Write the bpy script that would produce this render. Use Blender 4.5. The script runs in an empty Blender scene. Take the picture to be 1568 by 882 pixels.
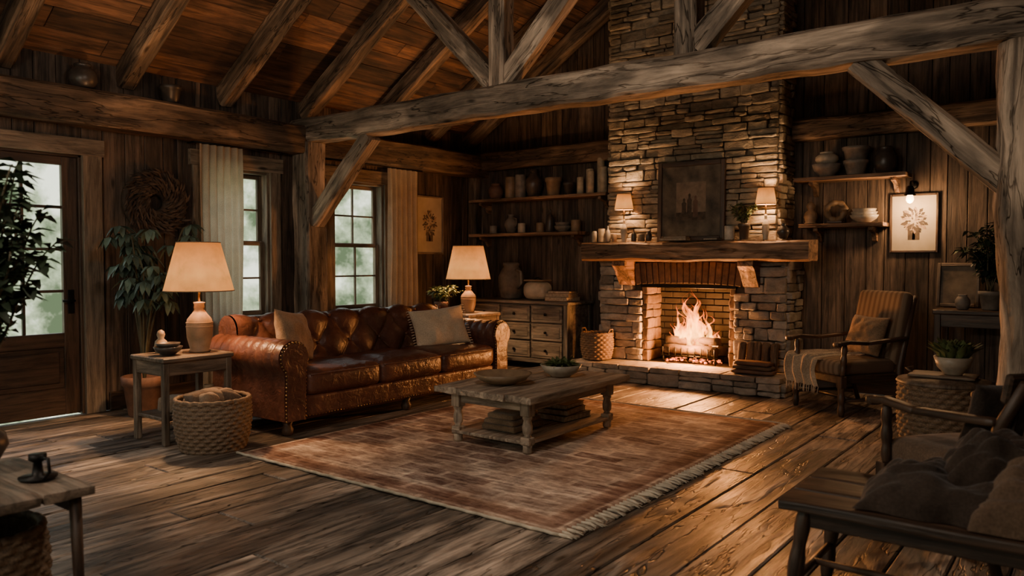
import bpy, bmesh, math, random
from mathutils import Vector, Matrix, noise
random.seed(7)
R=random.uniform
PI=math.pi
V=Vector
I4=Matrix.Identity(4)
def T(x,y,z): return Matrix.Translation((x,y,z))
def RZ(a): return Matrix.Rotation(math.radians(a),4,'Z')
def RX(a): return Matrix.Rotation(math.radians(a),4,'X')
def RY(a): return Matrix.Rotation(math.radians(a),4,'Y')
scene=bpy.context.scene

# ---------------------------------------------------------------- materials
def newmat(name):
    m=bpy.data.materials.new(name); m.use_nodes=True
    nt=m.node_tree
    return m,nt,nt.nodes['Principled BSDF'],nt.nodes['Material Output']
def gvmap(nt,sc):
    a=nt.nodes.new('ShaderNodeAttribute'); a.attribute_name='gv'
    mp=nt.nodes.new('ShaderNodeMapping'); mp.inputs['Scale'].default_value=sc
    nt.links.new(a.outputs['Vector'],mp.inputs['Vector']); return mp.outputs[0]
def gvnoise(nt,sc,scale=1.0,detail=5,dist=0.0,rough=.55):
    n=nt.nodes.new('ShaderNodeTexNoise'); n.inputs['Scale'].default_value=scale
    n.inputs['Detail'].default_value=detail; n.inputs['Distortion'].default_value=dist
    n.inputs['Roughness'].default_value=rough
    nt.links.new(gvmap(nt,sc),n.inputs['Vector'])
    return n
def ramp(nt,src,stops):
    r=nt.nodes.new('ShaderNodeValToRGB'); e=r.color_ramp.elements
    while len(e)<len(stops): e.new(.5)
    for i,(p,c) in enumerate(stops):
        e[i].position=p; e[i].color=(c[0],c[1],c[2],1)
    nt.links.new(src,r.inputs[0]); return r
def mul(nt,a,b,mode='MULTIPLY',fac=1.0):
    x=nt.nodes.new('ShaderNodeMixRGB'); x.blend_type=mode
    x.inputs[0].default_value=fac
    for s,i in ((a,1),(b,2)):
        if isinstance(s,tuple): x.inputs[i].default_value=(s[0],s[1],s[2],1)
        else: nt.links.new(s,x.inputs[i])
    return x.outputs[0]
def rndmul(nt,lo,hi):
    a=nt.nodes.new('ShaderNodeAttribute'); a.attribute_name='rnd'
    r=ramp(nt,a.outputs['Fac'],[(0,(lo,lo,lo)),(1,(hi,hi,hi))])
    return r.outputs[0]
def maprange(nt,src,a,b):
    m=nt.nodes.new('ShaderNodeMapRange'); m.inputs['To Min'].default_value=a; m.inputs['To Max'].default_value=b
    nt.links.new(src,m.inputs['Value']); return m.outputs[0]
def bump(nt,b,src,strength,dist=.01,prev=None):
    n=nt.nodes.new('ShaderNodeBump'); n.inputs['Strength'].default_value=strength; n.inputs['Distance'].default_value=dist
    nt.links.new(src,n.inputs['Height'])
    if prev: nt.links.new(prev,n.inputs['Normal'])
    nt.links.new(n.outputs[0],b.inputs['Normal']); return n.outputs[0]
def wood(name,dark,light,rough=(.5,.75),sc=(1.6,24,24),bmp=.5,var=(.6,1.3),stain=.5,knots=True,cracks=0):
    m,nt,b,o=newmat(name)
    n=gvnoise(nt,sc,1,8,.6,.7)
    r=ramp(nt,n.outputs['Fac'],[(.38,dark),(.62,light)])
    n2=gvnoise(nt,(1.5,5,5),1,6,.5,.62)
    r2=ramp(nt,n2.outputs['Fac'],[(.34,(1-stain,)*3),(.60,(1.15,)*3)])
    c=mul(nt,r.outputs[0],r2.outputs[0]); c=mul(nt,c,rndmul(nt,*var))
    if knots:
        vo=nt.nodes.new('ShaderNodeTexVoronoi'); vo.inputs['Scale'].default_value=1
        nt.links.new(gvmap(nt,(1.9,6,6)),vo.inputs['Vector'])
        k=ramp(nt,vo.outputs['Distance'],[(.05,(.2,.18,.16)),(.13,(1,1,1))])
        c=mul(nt,c,k.outputs[0])
    nt.links.new(maprange(nt,n2.outputs['Fac'],rough[1],rough[0]),b.inputs['Roughness'])
    n3=gvnoise(nt,(4,80,80),1,3)
    p=bump(nt,b,n.outputs['Fac'],bmp,.012)
    p=bump(nt,b,n3.outputs['Fac'],bmp*.5,.004,p)
    if cracks:
        n4=gvnoise(nt,(.9,cracks,cracks),1,4,.3,.6)
        k=ramp(nt,n4.outputs['Fac'],[(.488,(1,1,1)),(.5,(.16,.14,.12)),(.512,(1,1,1))])
        n5=gvnoise(nt,(1.1,3,3),1,2); kk=ramp(nt,n5.outputs['Fac'],[(.45,(1,1,1)),(.52,(0,0,0))])
        k=mul(nt,k.outputs[0],kk.outputs[0],'ADD')
        c=mul(nt,c,k); bump(nt,b,k,.8,.012,p)
    nt.links.new(c,b.inputs['Base Color'])
    return m
def simple(name,col,rough=.6,metal=0,var=.35,sc=12,bmp=.15,rv=(.85,1.15),bd=.01,spec=.5):
    m,nt,b,o=newmat(name)
    n=gvnoise(nt,(sc,sc,sc),1,5)
    r=ramp(nt,n.outputs['Fac'],[(.3,tuple(c*(1-var) for c in col)),(.7,tuple(min(1,c*(1+var)) for c in col))])
    c=mul(nt,r.outputs[0],rndmul(nt,*rv))
    nt.links.new(c,b.inputs['Base Color'])
    b.inputs['Roughness'].default_value=rough; b.inputs['Metallic'].default_value=metal
    b.inputs['Specular IOR Level'].default_value=spec
    if bmp: bump(nt,b,n.outputs['Fac'],bmp,bd)
    return m
def emis(name,col,s):
    m,nt,b,o=newmat(name)
    b.inputs['Base Color'].default_value=(*col,1); b.inputs['Emission Color'].default_value=(*col,1)
    b.inputs['Emission Strength'].default_value=s; return m

M={}
M['floor']=wood('floor_wood',(.058,.046,.037),(.34,.27,.21),(.29,.62),(1.5,18,18),.9,(.5,1.3),.64,True,7)
M['wall']=wood('barn_board',(.030,.021,.015),(.165,.112,.078),(.55,.8),(1.4,24,24),.7,(.5,1.35),.6)
M['ceil']=wood('ceiling_board',(.05,.024,.012),(.23,.108,.055),(.55,.8),(1.4,20,20),.6,(.4,1.4),.6)
M['beam']=wood('hewn_timber',(.095,.072,.054),(.36,.28,.21),(.55,.85),(1.3,16,16),.9,(.85,1.12),.5,True,7)
M['darkbeam']=wood('dark_timber',(.04,.026,.017),(.20,.128,.08),(.55,.85),(1.3,16,16),.8,(.7,1.15),.5,True,7)
M['trim']=wood('window_trim_wood',(.09,.068,.048),(.30,.23,.165),(.5,.75),(2,24,24),.4,(.8,1.2),.3)
M['darkwood']=wood('dark_furniture_wood',(.027,.017,.012),(.105,.062,.040),(.3,.55),(2,26,26),.3,(.8,1.2),.35,False)
M['oldwood']=wood('weathered_table_wood',(.17,.13,.098),(.52,.42,.32),(.5,.7),(2,24,24),.6,(.85,1.2),.45)
M['midwood']=wood('worn_wood',(.08,.06,.043),(.27,.20,.145),(.4,.65),(2,24,24),.5,(.8,1.2),.45)
M['greywood']=wood('grey_dresser_wood',(.075,.07,.06),(.25,.228,.192),(.5,.75),(2,24,24),.5,(.8,1.2),.5)
M['mantel']=wood('mantel_timber',(.07,.04,.023),(.30,.175,.10),(.45,.7),(1.3,18,18),.9,(.9,1.1),.5,True,8)
def stone(name,a,b_,c_):
    m,nt,b,o=newmat(name)
    at=nt.nodes.new('ShaderNodeAttribute'); at.attribute_name='rnd'
    r=ramp(nt,at.outputs['Fac'],[(0,a),(.5,b_),(1,c_)])
    n=gvnoise(nt,(9,9,14),1,8,.3,.65)
    r2=ramp(nt,n.outputs['Fac'],[(.3,(.5,)*3),(.66,(1.22,)*3)])
    nt.links.new(mul(nt,r.outputs[0],r2.outputs[0]),b.inputs['Base Color'])
    b.inputs['Roughness'].default_value=.85
    bump(nt,b,n.outputs['Fac'],.9,.03); return m
M['stone']=stone('chimney_stone',(.21,.165,.115),(.36,.29,.205),(.47,.39,.285))
M['greystone']=stone('hearth_stone',(.22,.195,.165),(.35,.315,.27),(.45,.41,.355))
M['mortar']=simple('mortar',(.07,.057,.043),.95,bmp=.5)
M['brick']=simple('sooty_brick',(.08,.053,.04),.85,bmp=.6,sc=20,rv=(.6,1.3))
M['firebrick']=simple('fire_brick',(.13,.082,.052),.85,bmp=.6,sc=20,rv=(.6,1.2))
M['soot']=simple('sooty_fireback',(.018,.014,.012),.9,bmp=.6,sc=14,rv=(.5,1.3))
M['iron']=simple('wrought_iron',(.015,.014,.013),.5,.8,bmp=.2)
M['brass']=simple('aged_brass',(.35,.22,.09),.35,.9,bmp=.1)
M['cream']=simple('cream_ceramic',(.42,.36,.28),.4,bmp=.1,sc=8)
M['tan']=simple('tan_stoneware',(.26,.175,.105),.5,bmp=.2,sc=10)
M['clay']=simple('terracotta_clay',(.17,.085,.055),.7,bmp=.2)
M['darkcer']=simple('dark_glazed_ceramic',(.055,.044,.037),.35,bmp=.2)
M['grey']=simple('grey_stoneware',(.19,.165,.14),.6,bmp=.3)
M['white']=simple('white_ceramic',(.55,.5,.42),.35,bmp=.05)
M['wax']=simple('candle_wax',(.54,.45,.32),.5,bmp=.05)
M['soil']=simple('soil',(.02,.013,.008),.95,bmp=.8,sc=60)
M['leafd']=simple('dark_green_leaf',(.026,.045,.024),.5,bmp=.1,sc=8,rv=(.5,1.7))
M['leafb']=simple('blue_green_leaf',(.095,.145,.115),.5,bmp=.1,sc=8,rv=(.4,1.6))
M['leafg']=simple('olive_green_leaf',(.13,.165,.065),.5,bmp=.1,sc=8,rv=(.5,1.6))
M['stem']=simple('plant_stem',(.09,.075,.04),.7)
M['twig']=simple('dried_twig',(.06,.041,.029),.8,rv=(.4,1.6))
M['log']=simple('charred_log',(.03,.017,.011),.9,bmp=.9,sc=25)
M['logwood']=wood('firewood_bark',(.06,.04,.027),(.26,.18,.12),(.7,.9),(3,30,30),.9)
M['paper']=simple('aged_paper',(.42,.35,.25),.8,var=.15,sc=5,bmp=0)
M['ink']=simple('sepia_print',(.07,.05,.035),.8,var=.5,sc=18,bmp=0)
M['pagesm']=simple('book_pages',(.38,.31,.23),.85,bmp=.1,sc=40)
M['book1']=simple('brown_book_cover',(.12,.062,.038),.6)
M['book2']=simple('tan_book_cover',(.26,.18,.12),.6)
M['book3']=simple('dark_book_cover',(.04,.04,.04),.6)
def fabric(name,col,var=.3,wsc=300,b2=.5,trans=0):
    m,nt,b,o=newmat(name)
    n=gvnoise(nt,(6,6,6),1,4)
    w=gvnoise(nt,(wsc,wsc,wsc),1,2)
    r=ramp(nt,n.outputs['Fac'],[(.3,tuple(c*(1-var) for c in col)),(.7,tuple(c*(1+var) for c in col))])
    r2=ramp(nt,w.outputs['Fac'],[(.3,(.7,)*3),(.7,(1.15,)*3)])
    c=mul(nt,r.outputs[0],r2.outputs[0])
    nt.links.new(c,b.inputs['Base Color']); b.inputs['Roughness'].default_value=.95
    b.inputs['Sheen Weight'].default_value=.2; b.inputs['Specular IOR Level'].default_value=.15
    p=bump(nt,b,n.outputs['Fac'],b2,.02); bump(nt,b,w.outputs['Fac'],.4,.003,p)
    if trans:
        t=nt.nodes.new('ShaderNodeBsdfTranslucent'); nt.links.new(c,t.inputs[0])
        x=nt.nodes.new('ShaderNodeMixShader'); x.inputs[0].default_value=trans
        nt.links.new(b.outputs[0],x.inputs[1]); nt.links.new(t.outputs[0],x.inputs[2]); nt.links.new(x.outputs[0],o.inputs[0])
    return m
M['linen']=fabric('linen_curtain',(.66,.56,.43),.12,200,.2,.55)
M['pillow']=fabric('cream_pillow_fabric',(.60,.49,.36),.15,160)
M['throwf']=fabric('knit_throw_wool',(.42,.34,.25),.3,90,.8)
M['darkfab']=fabric('dark_wool_fabric',(.045,.032,.025),.3,120,.8)
M['brownfab']=fabric('brown_wool_fabric',(.14,.092,.062),.3,120,.8)
M['toy']=fabric('folded_cloth',(.27,.185,.12),.3,120,.6)
def striped():
    m,nt,b,o=newmat('striped_upholstery')
    a=nt.nodes.new('ShaderNodeAttribute'); a.attribute_name='gv'
    w=nt.nodes.new('ShaderNodeTexWave'); w.inputs['Scale'].default_value=5.5; w.inputs['Distortion'].default_value=.3
    w.inputs['Detail'].default_value=1
    nt.links.new(a.outputs['Vector'],w.inputs['Vector'])
    r=ramp(nt,w.outputs['Fac'],[(.35,(.13,.085,.055)),(.6,(.21,.148,.10))])
    nt.links.new(r.outputs[0],b.inputs['Base Color']); b.inputs['Roughness'].default_value=.9
    n=gvnoise(nt,(150,150,150),1,2); bump(nt,b,n.outputs['Fac'],.4,.004)
    return m
M['stripe']=striped()
def leather():
    m,nt,b,o=newmat('brown_leather')
    n=gvnoise(nt,(4,4,4),1,6,.6)
    r=ramp(nt,n.outputs['Fac'],[(.25,(.038,.016,.012)),(.5,(.092,.037,.025)),(.78,(.175,.073,.046))])
    nt.links.new(r.outputs[0],b.inputs['Base Color'])
    nt.links.new(maprange(nt,n.outputs['Fac'],.22,.44),b.inputs['Roughness'])
    n2=gvnoise(nt,(14,14,14),1,5,1.2); n3=gvnoise(nt,(180,180,180),1,2)
    p=bump(nt,b,n2.outputs['Fac'],.45,.02); bump(nt,b,n3.outputs['Fac'],.15,.002,p)
    return m
M['leather']=leather()
def wicker():
    m,nt,b,o=newmat('woven_wicker')
    n=gvnoise(nt,(40,40,40),1,4)
    r=ramp(nt,n.outputs['Fac'],[(.3,(.075,.048,.03)),(.7,(.25,.165,.10))])
    nt.links.new(mul(nt,r.outputs[0],rndmul(nt,.6,1.2)),b.inputs['Base Color']); b.inputs['Roughness'].default_value=.7
    bump(nt,b,n.outputs['Fac'],.4,.006); return m
M['wicker']=wicker()
def shade():
    m,nt,b,o=newmat('glowing_lampshade')
    a=nt.nodes.new('ShaderNodeAttribute'); a.attribute_name='rnd'
    r=ramp(nt,a.outputs['Fac'],[(0,(1,.36,.075)),(.35,(1,.42,.10)),(1,(.5,.14,.02))])
    n=gvnoise(nt,(9,9,9),1,4)
    c=mul(nt,r.outputs[0],ramp(nt,n.outputs['Fac'],[(.3,(.65,)*3),(.7,(1.05,)*3)]).outputs[0])
    nt.links.new(c,b.inputs['Emission Color']); b.inputs['Emission Strength'].default_value=.95
    b.inputs['Base Color'].default_value=(.25,.14,.07,1); b.inputs['Roughness'].default_value=.9
    t=nt.nodes.new('ShaderNodeBsdfTranslucent'); t.inputs[0].default_value=(.6,.28,.09,1)
    x=nt.nodes.new('ShaderNodeMixShader'); x.inputs[0].default_value=.012
    nt.links.new(b.outputs[0],x.inputs[1]); nt.links.new(t.outputs[0],x.inputs[2]); nt.links.new(x.outputs[0],o.inputs[0])
    return m
M['shade']=shade()
M['bulb']=emis('lit_bulb_glass',(1,.62,.3),12)
M['ember']=emis('embers',(1,.17,.02),2.0)
def flame():
    m,nt,b,o=newmat('flame')
    a=nt.nodes.new('ShaderNodeAttribute'); a.attribute_name='rnd'
    r=ramp(nt,a.outputs['Fac'],[(0,(1,.16,.015)),(.22,(1,.40,.07)),(.5,(1,.26,.03)),(1,(1,.09,.005))])
    n=gvnoise(nt,(22,22,9),1,4,.6)
    s=ramp(nt,n.outputs['Fac'],[(.38,(.18,)*3),(.62,(1,)*3)])
    e=nt.nodes.new('ShaderNodeEmission'); nt.links.new(r.outputs[0],e.inputs[0])
    nt.links.new(maprange(nt,s.outputs[0],1.0,11),e.inputs[1])
    t=nt.nodes.new('ShaderNodeBsdfTransparent')
    al=ramp(nt,a.outputs['Fac'],[(0,(.12,)*3),(.18,(.5,)*3),(.5,(.38,)*3),(1,(.04,)*3)])
    al=mul(nt,al.outputs[0],ramp(nt,n.outputs['Fac'],[(.35,(.35,)*3),(.6,(1.2,)*3)]).outputs[0])
    x=nt.nodes.new('ShaderNodeMixShader'); nt.links.new(al,x.inputs[0])
    nt.links.new(t.outputs[0],x.inputs[1]); nt.links.new(e.outputs[0],x.inputs[2]); nt.links.new(x.outputs[0],o.inputs[0])
    return m
M['flame']=flame()
def rugmat():
    m,nt,b,o=newmat('distressed_rug_wool')
    a=nt.nodes.new('ShaderNodeAttribute'); a.attribute_name='gv'
    nd=gvnoise(nt,(5,5,5),1,3)
    va=nt.nodes.new('ShaderNodeVectorMath'); va.operation='MULTIPLY_ADD'
    nt.links.new(nd.outputs['Color'],va.inputs[0]); va.inputs[1].default_value=(.03,.02,0); nt.links.new(a.outputs['Vector'],va.inputs[2])
    def brick(bw,rh,ms,c1,c2,mo):
        br=nt.nodes.new('ShaderNodeTexBrick'); br.inputs['Scale'].default_value=1
        br.inputs['Brick Width'].default_value=bw; br.inputs['Row Height'].default_value=rh
        br.inputs['Mortar Size'].default_value=ms; br.inputs['Mortar Smooth'].default_value=.15
        br.inputs['Color1'].default_value=(*c1,1); br.inputs['Color2'].default_value=(*c2,1); br.inputs['Mortar'].default_value=(*mo,1)
        nt.links.new(va.outputs[0],br.inputs['Vector']); return br.outputs['Color']
    b1=brick(.36,.15,.02,(.80,.69,.57),(.27,.16,.135),(.86,.76,.64))
    b2=brick(.09,.05,.009,(1.2,1.15,1.1),(.55,.49,.47),(.95,.9,.86))
    c=mul(nt,b1,b2)
    n=gvnoise(nt,(8,34,34),1,8,.4,.8)
    r=ramp(nt,n.outputs['Fac'],[(.44,(.20,.135,.12)),(.5,(.52,.43,.355)),(.56,(.92,.82,.70))])
    c=mul(nt,c,r.outputs[0],'MIX',.36)
    n2=gvnoise(nt,(2.1,2.6,2.1),1,5,0,.6)
    r2=ramp(nt,n2.outputs['Fac'],[(.41,(.58,.50,.47)),(.59,(1.12,1.1,1.07))])
    c=mul(nt,c,r2.outputs[0])
    at=nt.nodes.new('ShaderNodeAttribute'); at.attribute_name='rnd'
    rb=ramp(nt,at.outputs['Fac'],[(0,(.5,.38,.33)),(.035,(1.1,1.05,1)),(.05,(.45,.33,.30)),(.12,(.75,.62,.57)),(.14,(1.15,1.1,1.05)),(.17,(1,1,1))])
    c=mul(nt,c,rb.outputs[0])
    nt.links.new(c,b.inputs['Base Color']); b.inputs['Roughness'].default_value=.97; b.inputs['Specular IOR Level'].default_value=.1
    n3=gvnoise(nt,(60,160,60),1,3); bump(nt,b,n3.outputs['Fac'],.7,.008)
    return m
M['rug']=rugmat()
M['fringe']=simple('rug_fringe',(.60,.52,.40),.95)
M['glassp']=simple('painting_canvas',(.13,.095,.062),.6,var=.7,sc=6,bmp=.1)
M['plaster']=simple('exterior_cladding',(.06,.045,.035),.9)

# ---------------------------------------------------------------- mesh builder
class MB:
    def __init__(s): s.v=[];s.f=[];s.m=[];s.sm=[];s.g=[];s.r=[];s.mats=[]
    def mi(s,k):
        if k not in s.mats: s.mats.append(k)
        return s.mats.index(k)
    def add(s,vs,fs,mat,g=None,r=None,smooth=False):
        o=len(s.v); s.v+= [tuple(v) for v in vs]
        i=s.mi(mat)
        for f in fs: s.f.append(tuple(o+k for k in f)); s.m.append(i); s.sm.append(smooth)
        s.g+= [tuple(q) for q in (g if g is not None else vs)]
        if r is None: r=random.random()
        s.r+= list(r) if isinstance(r,(list,tuple)) else [r]*len(vs)
    def build(s,name,parent=None,origin=True,recalc=True):
        me=bpy.data.meshes.new(name)
        xs=[v[0] for v in s.v];ys=[v[1] for v in s.v];zs=[v[2] for v in s.v]
        c=V(((min(xs)+max(xs))/2,(min(ys)+max(ys))/2,min(zs))) if origin else V((0,0,0))
        me.from_pydata([(v[0]-c.x,v[1]-c.y,v[2]-c.z) for v in s.v],[],s.f)
        for k in s.mats: me.materials.append(M[k])
        me.polygons.foreach_set('material_index',s.m); me.polygons.foreach_set('use_smooth',s.sm)
        a=me.attributes.new('gv','FLOAT_VECTOR','POINT'); a.data.foreach_set('vector',[q for t in s.g for q in t])
        a=me.attributes.new('rnd','FLOAT','POINT'); a.data.foreach_set('value',s.r)
        if recalc:
            bm=bmesh.new(); bm.from_mesh(me); bmesh.ops.recalc_face_normals(bm,faces=bm.faces); bm.to_mesh(me); bm.free()
        me.update()
        ob=bpy.data.objects.new(name,me); ob.location=c
        scene.collection.objects.link(ob)
        if parent: ob.parent=parent
        return ob
def goff(): return V((R(-20,20),R(-20,20),R(-20,20)))
def box(mb,c,s,m,b=.004,X=None,r=None,smooth=False,ax=None):
    c=V(c);h=[q/2 for q in s]; b=min(b,min(h)*.45)
    if ax is None: ax=max(range(3),key=lambda i:s[i])
    perm=[ax]+[i for i in range(3) if i!=ax]
    vs=[];idx={};g=[];o=goff()
    for sx in(-1,1):
        for sy in(-1,1):
            for sz in(-1,1):
                sg=(sx,sy,sz)
                for a in range(3):
                    p=V([sg[i]*(h[i] if i==a else h[i]-b) for i in range(3)])
                    idx[(sx,sy,sz,a)]=len(vs)
                    g.append(V((p[perm[0]],p[perm[1]],p[perm[2]]))+o)
                    q=c+p; vs.append(X@q if X else q)
    fs=[]
    def K(d,a): return idx[(d[0],d[1],d[2],a)]
    for a in range(3):
        u,w=[i for i in range(3) if i!=a]
        for sg in(-1,1):
            q=[]
            for (su,sw) in((-1,-1),(1,-1),(1,1),(-1,1)):
                d=[0,0,0];d[a]=sg;d[u]=su;d[w]=sw;q.append(K(d,a))
            fs.append(q)
        for su in(-1,1):
            for sw in(-1,1):
                d0=[0,0,0];d0[a]=-1;d0[u]=su;d0[w]=sw;d1=list(d0);d1[a]=1
                fs.append((K(d0,u),K(d1,u),K(d1,w),K(d0,w)))
    for sx in(-1,1):
        for sy in(-1,1):
            for sz in(-1,1):
                fs.append([idx[(sx,sy,sz,a)] for a in range(3)])
    mb.add(vs,fs,m,g,r,smooth)
def bx(mb,x0,x1,y0,y1,z0,z1,m,b=.004,**k):
    box(mb,((x0+x1)/2,(y0+y1)/2,(z0+z1)/2),(x1-x0,y1-y0,z1-z0),m,b,**k)
def lathe(mb,prof,c,m,seg=24,X=None,smooth=True,capb=True,capt=True,r=None,rr=None):
    vs=[];g=[];n=len(prof);o=goff();c=V(c);rl=[]
    for i,(q,z) in enumerate(prof):
        for k in range(seg):
            a=2*PI*k/seg
            p=V((q*math.cos(a),q*math.sin(a),z)); g.append(V((z,p.x,p.y))+o); p=c+p
            vs.append(X@p if X else p); rl.append(rr[i] if rr else 0)
    fs=[]
    for i in range(n-1):
        for k in range(seg):
            k2=(k+1)%seg; fs.append((i*seg+k,i*seg+k2,(i+1)*seg+k2,(i+1)*seg+k))
    if capb and prof[0][0]>1e-4: fs.append(list(range(seg))[::-1])
    if capt and prof[-1][0]>1e-4: fs.append([(n-1)*seg+k for k in range(seg)])
    mb.add(vs,fs,m,g,rl if rr else r,smooth)
def tube(mb,pts,rad,m,seg=8,X=None,r=None,cap=True):
    pts=[V(p) for p in pts];n=len(pts)
    if not isinstance(rad,(list,tuple)): rad=[rad]*n
    vs=[];g=[];o=goff();L=0;prev=None
    for i,p in enumerate(pts):
        t=(pts[min(i+1,n-1)]-pts[max(i-1,0)]).normalized()
        if prev is None:
            u=t.orthogonal().normalized()
        else:
            u=(prev-t*prev.dot(t)); u=u.normalized() if u.length>1e-6 else t.orthogonal().normalized()
        prev=u; w=t.cross(u)
        if i: L+=(p-pts[i-1]).length
        for k in range(seg):
            a=2*PI*k/seg; d=u*math.cos(a)+w*math.sin(a); q=p+d*rad[i]
            vs.append(X@q if X else q); g.append(V((L,rad[i]*math.cos(a),rad[i]*math.sin(a)))+o)
    fs=[]
    for i in range(n-1):
        for k in range(seg):
            k2=(k+1)%seg; fs.append((i*seg+k,i*seg+k2,(i+1)*seg+k2,(i+1)*seg+k))
    if cap: fs.append(list(range(seg))[::-1]); fs.append([(n-1)*seg+k for k in range(seg)])
    mb.add(vs,fs,m,g,r,True)
def rbox(mb,c,s,rad,m,n=6,X=None,disp=None,r=None,jit=0,smooth=True,ax=None,lin=False):
    c=V(c);h=[q/2 for q in s]; rad=min(rad,min(h)*.999)
    idx={};vs=[];g=[];fs=[];o=goff()
    if ax is None: ax=max(range(3),key=lambda i:s[i])
    perm=[ax]+[i for i in range(3) if i!=ax]
    def vert(k):
        if k in idx: return idx[k]
        p=[]
        for i in range(3):
            t=k[i]/n*2-1
            if not lin: t=math.sin(t*PI/2)
            p.append(t*h[i])
        inn=V([max(-(h[i]-rad),min(h[i]-rad,p[i])) for i in range(3)])
        d=V(p)-inn
        q=inn+(d.normalized()*rad if d.length>1e-9 else d)
        if disp: q=disp(q)
        if jit:
            q=q+noise.noise_vector((q+o)*(1.0/max(.05,min(s)*1.2)))*jit
        g.append(V((q[perm[0]],q[perm[1]],q[perm[2]]))+o)
        q=c+q
        idx[k]=len(vs);vs.append(X@q if X else q);return idx[k]
    for a in range(3):
        u,w=[i for i in range(3) if i!=a]
        for e in(0,n):
            for i in range(n):
                for j in range(n):
                    q=[]
                    for (di,dj) in((0,0),(1,0),(1,1),(0,1)):
                        k=[0,0,0];k[a]=e;k[u]=i+di;k[w]=j+dj;q.append(vert(tuple(k)))
                    fs.append(q)
    mb.add(vs,fs,m,g,r,smooth)
def sheet(mb,nu,nv,fn,m,gfn=None,rfn=None,X=None,smooth=True,r=None):
    vs=[];g=[];rl=[]
    for i in range(nu+1):
        for j in range(nv+1):
            u=i/nu;v=j/nv;p=V(fn(u,v));g.append(gfn(u,v) if gfn else p);rl.append(rfn(u,v) if rfn else 0)
            vs.append(X@p if X else p)
    fs=[(i*(nv+1)+j,(i+1)*(nv+1)+j,(i+1)*(nv+1)+j+1,i*(nv+1)+j+1) for i in range(nu) for j in range(nv)]
    mb.add(vs,fs,m,g,rl if rfn else r,smooth)
def beam(mb,p0,p1,w,h,m,jit=.012,seg=None,up=(0,0,1),ch=.02):
    p0=V(p0);p1=V(p1);t=(p1-p0);L=t.length;t.normalize();up=V(up)
    if abs(t.dot(up))>.95: up=V((0,1,0))
    s=t.cross(up).normalized();up=s.cross(t).normalized()
    if seg is None: seg=max(3,int(L/.12))
    cs=[(-w/2+ch,-h/2),(0,-h/2),(w/2-ch,-h/2),(w/2,-h/2+ch),(w/2,0),(w/2,h/2-ch),(w/2-ch,h/2),(0,h/2),(-w/2+ch,h/2),(-w/2,h/2-ch),(-w/2,0),(-w/2,-h/2+ch)]
    n=len(cs);vs=[];g=[];o=goff()
    for i in range(seg+1):
        d=L*i/seg
        for (a,b) in cs:
            q=V((d*3,a*9,b*9))+o
            nz=noise.noise_vector(q)*jit+noise.noise_vector(V((d*.9,0,0))+o)*jit*.8
            vs.append(p0+t*d+s*(a+nz.x)+up*(b+nz.y)); g.append(V((d,a,b))+o)
    fs=[(i*n+k,i*n+(k+1)%n,(i+1)*n+(k+1)%n,(i+1)*n+k) for i in range(seg) for k in range(n)]
    fs+=[list(range(n))[::-1],[seg*n+k for k in range(n)]]
    mb.add(vs,fs,m,g)
def prism(mb,poly,y0,y1,m,X=None,smooth=False):
    n=len(poly);vs=[V((a,y0,b)) for a,b in poly]+[V((a,y1,b)) for a,b in poly]
    o=goff();g=[v+o for v in vs]
    if X: vs=[X@v for v in vs]
    fs=[(k,(k+1)%n,n+(k+1)%n,n+k) for k in range(n)]+[list(range(n))[::-1],list(range(n,2*n))]
    mb.add(vs,fs,m,g,None,smooth)
def leaf(mb,p,d,up,L,W,m,r=None,fold=.25,curl=.2):
    p=V(p);d=V(d).normalized();s=d.cross(V(up))
    s=s.normalized() if s.length>1e-4 else d.orthogonal().normalized()
    n=s.cross(d)
    vs=[p,p+d*L*.4+s*W/2+n*W*fold,p+d*L-n*L*curl,p+d*L*.4-s*W/2+n*W*fold,p+d*L*.45,p+d*L*.75+s*W*.32-n*L*curl*.3,p+d*L*.75-s*W*.32-n*L*curl*.3]
    mb.add(vs,[(0,4,1),(1,4,5),(4,2,5),(0,3,4),(3,6,4),(4,6,2)],m,None,r if r is not None else random.random(),True)

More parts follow.
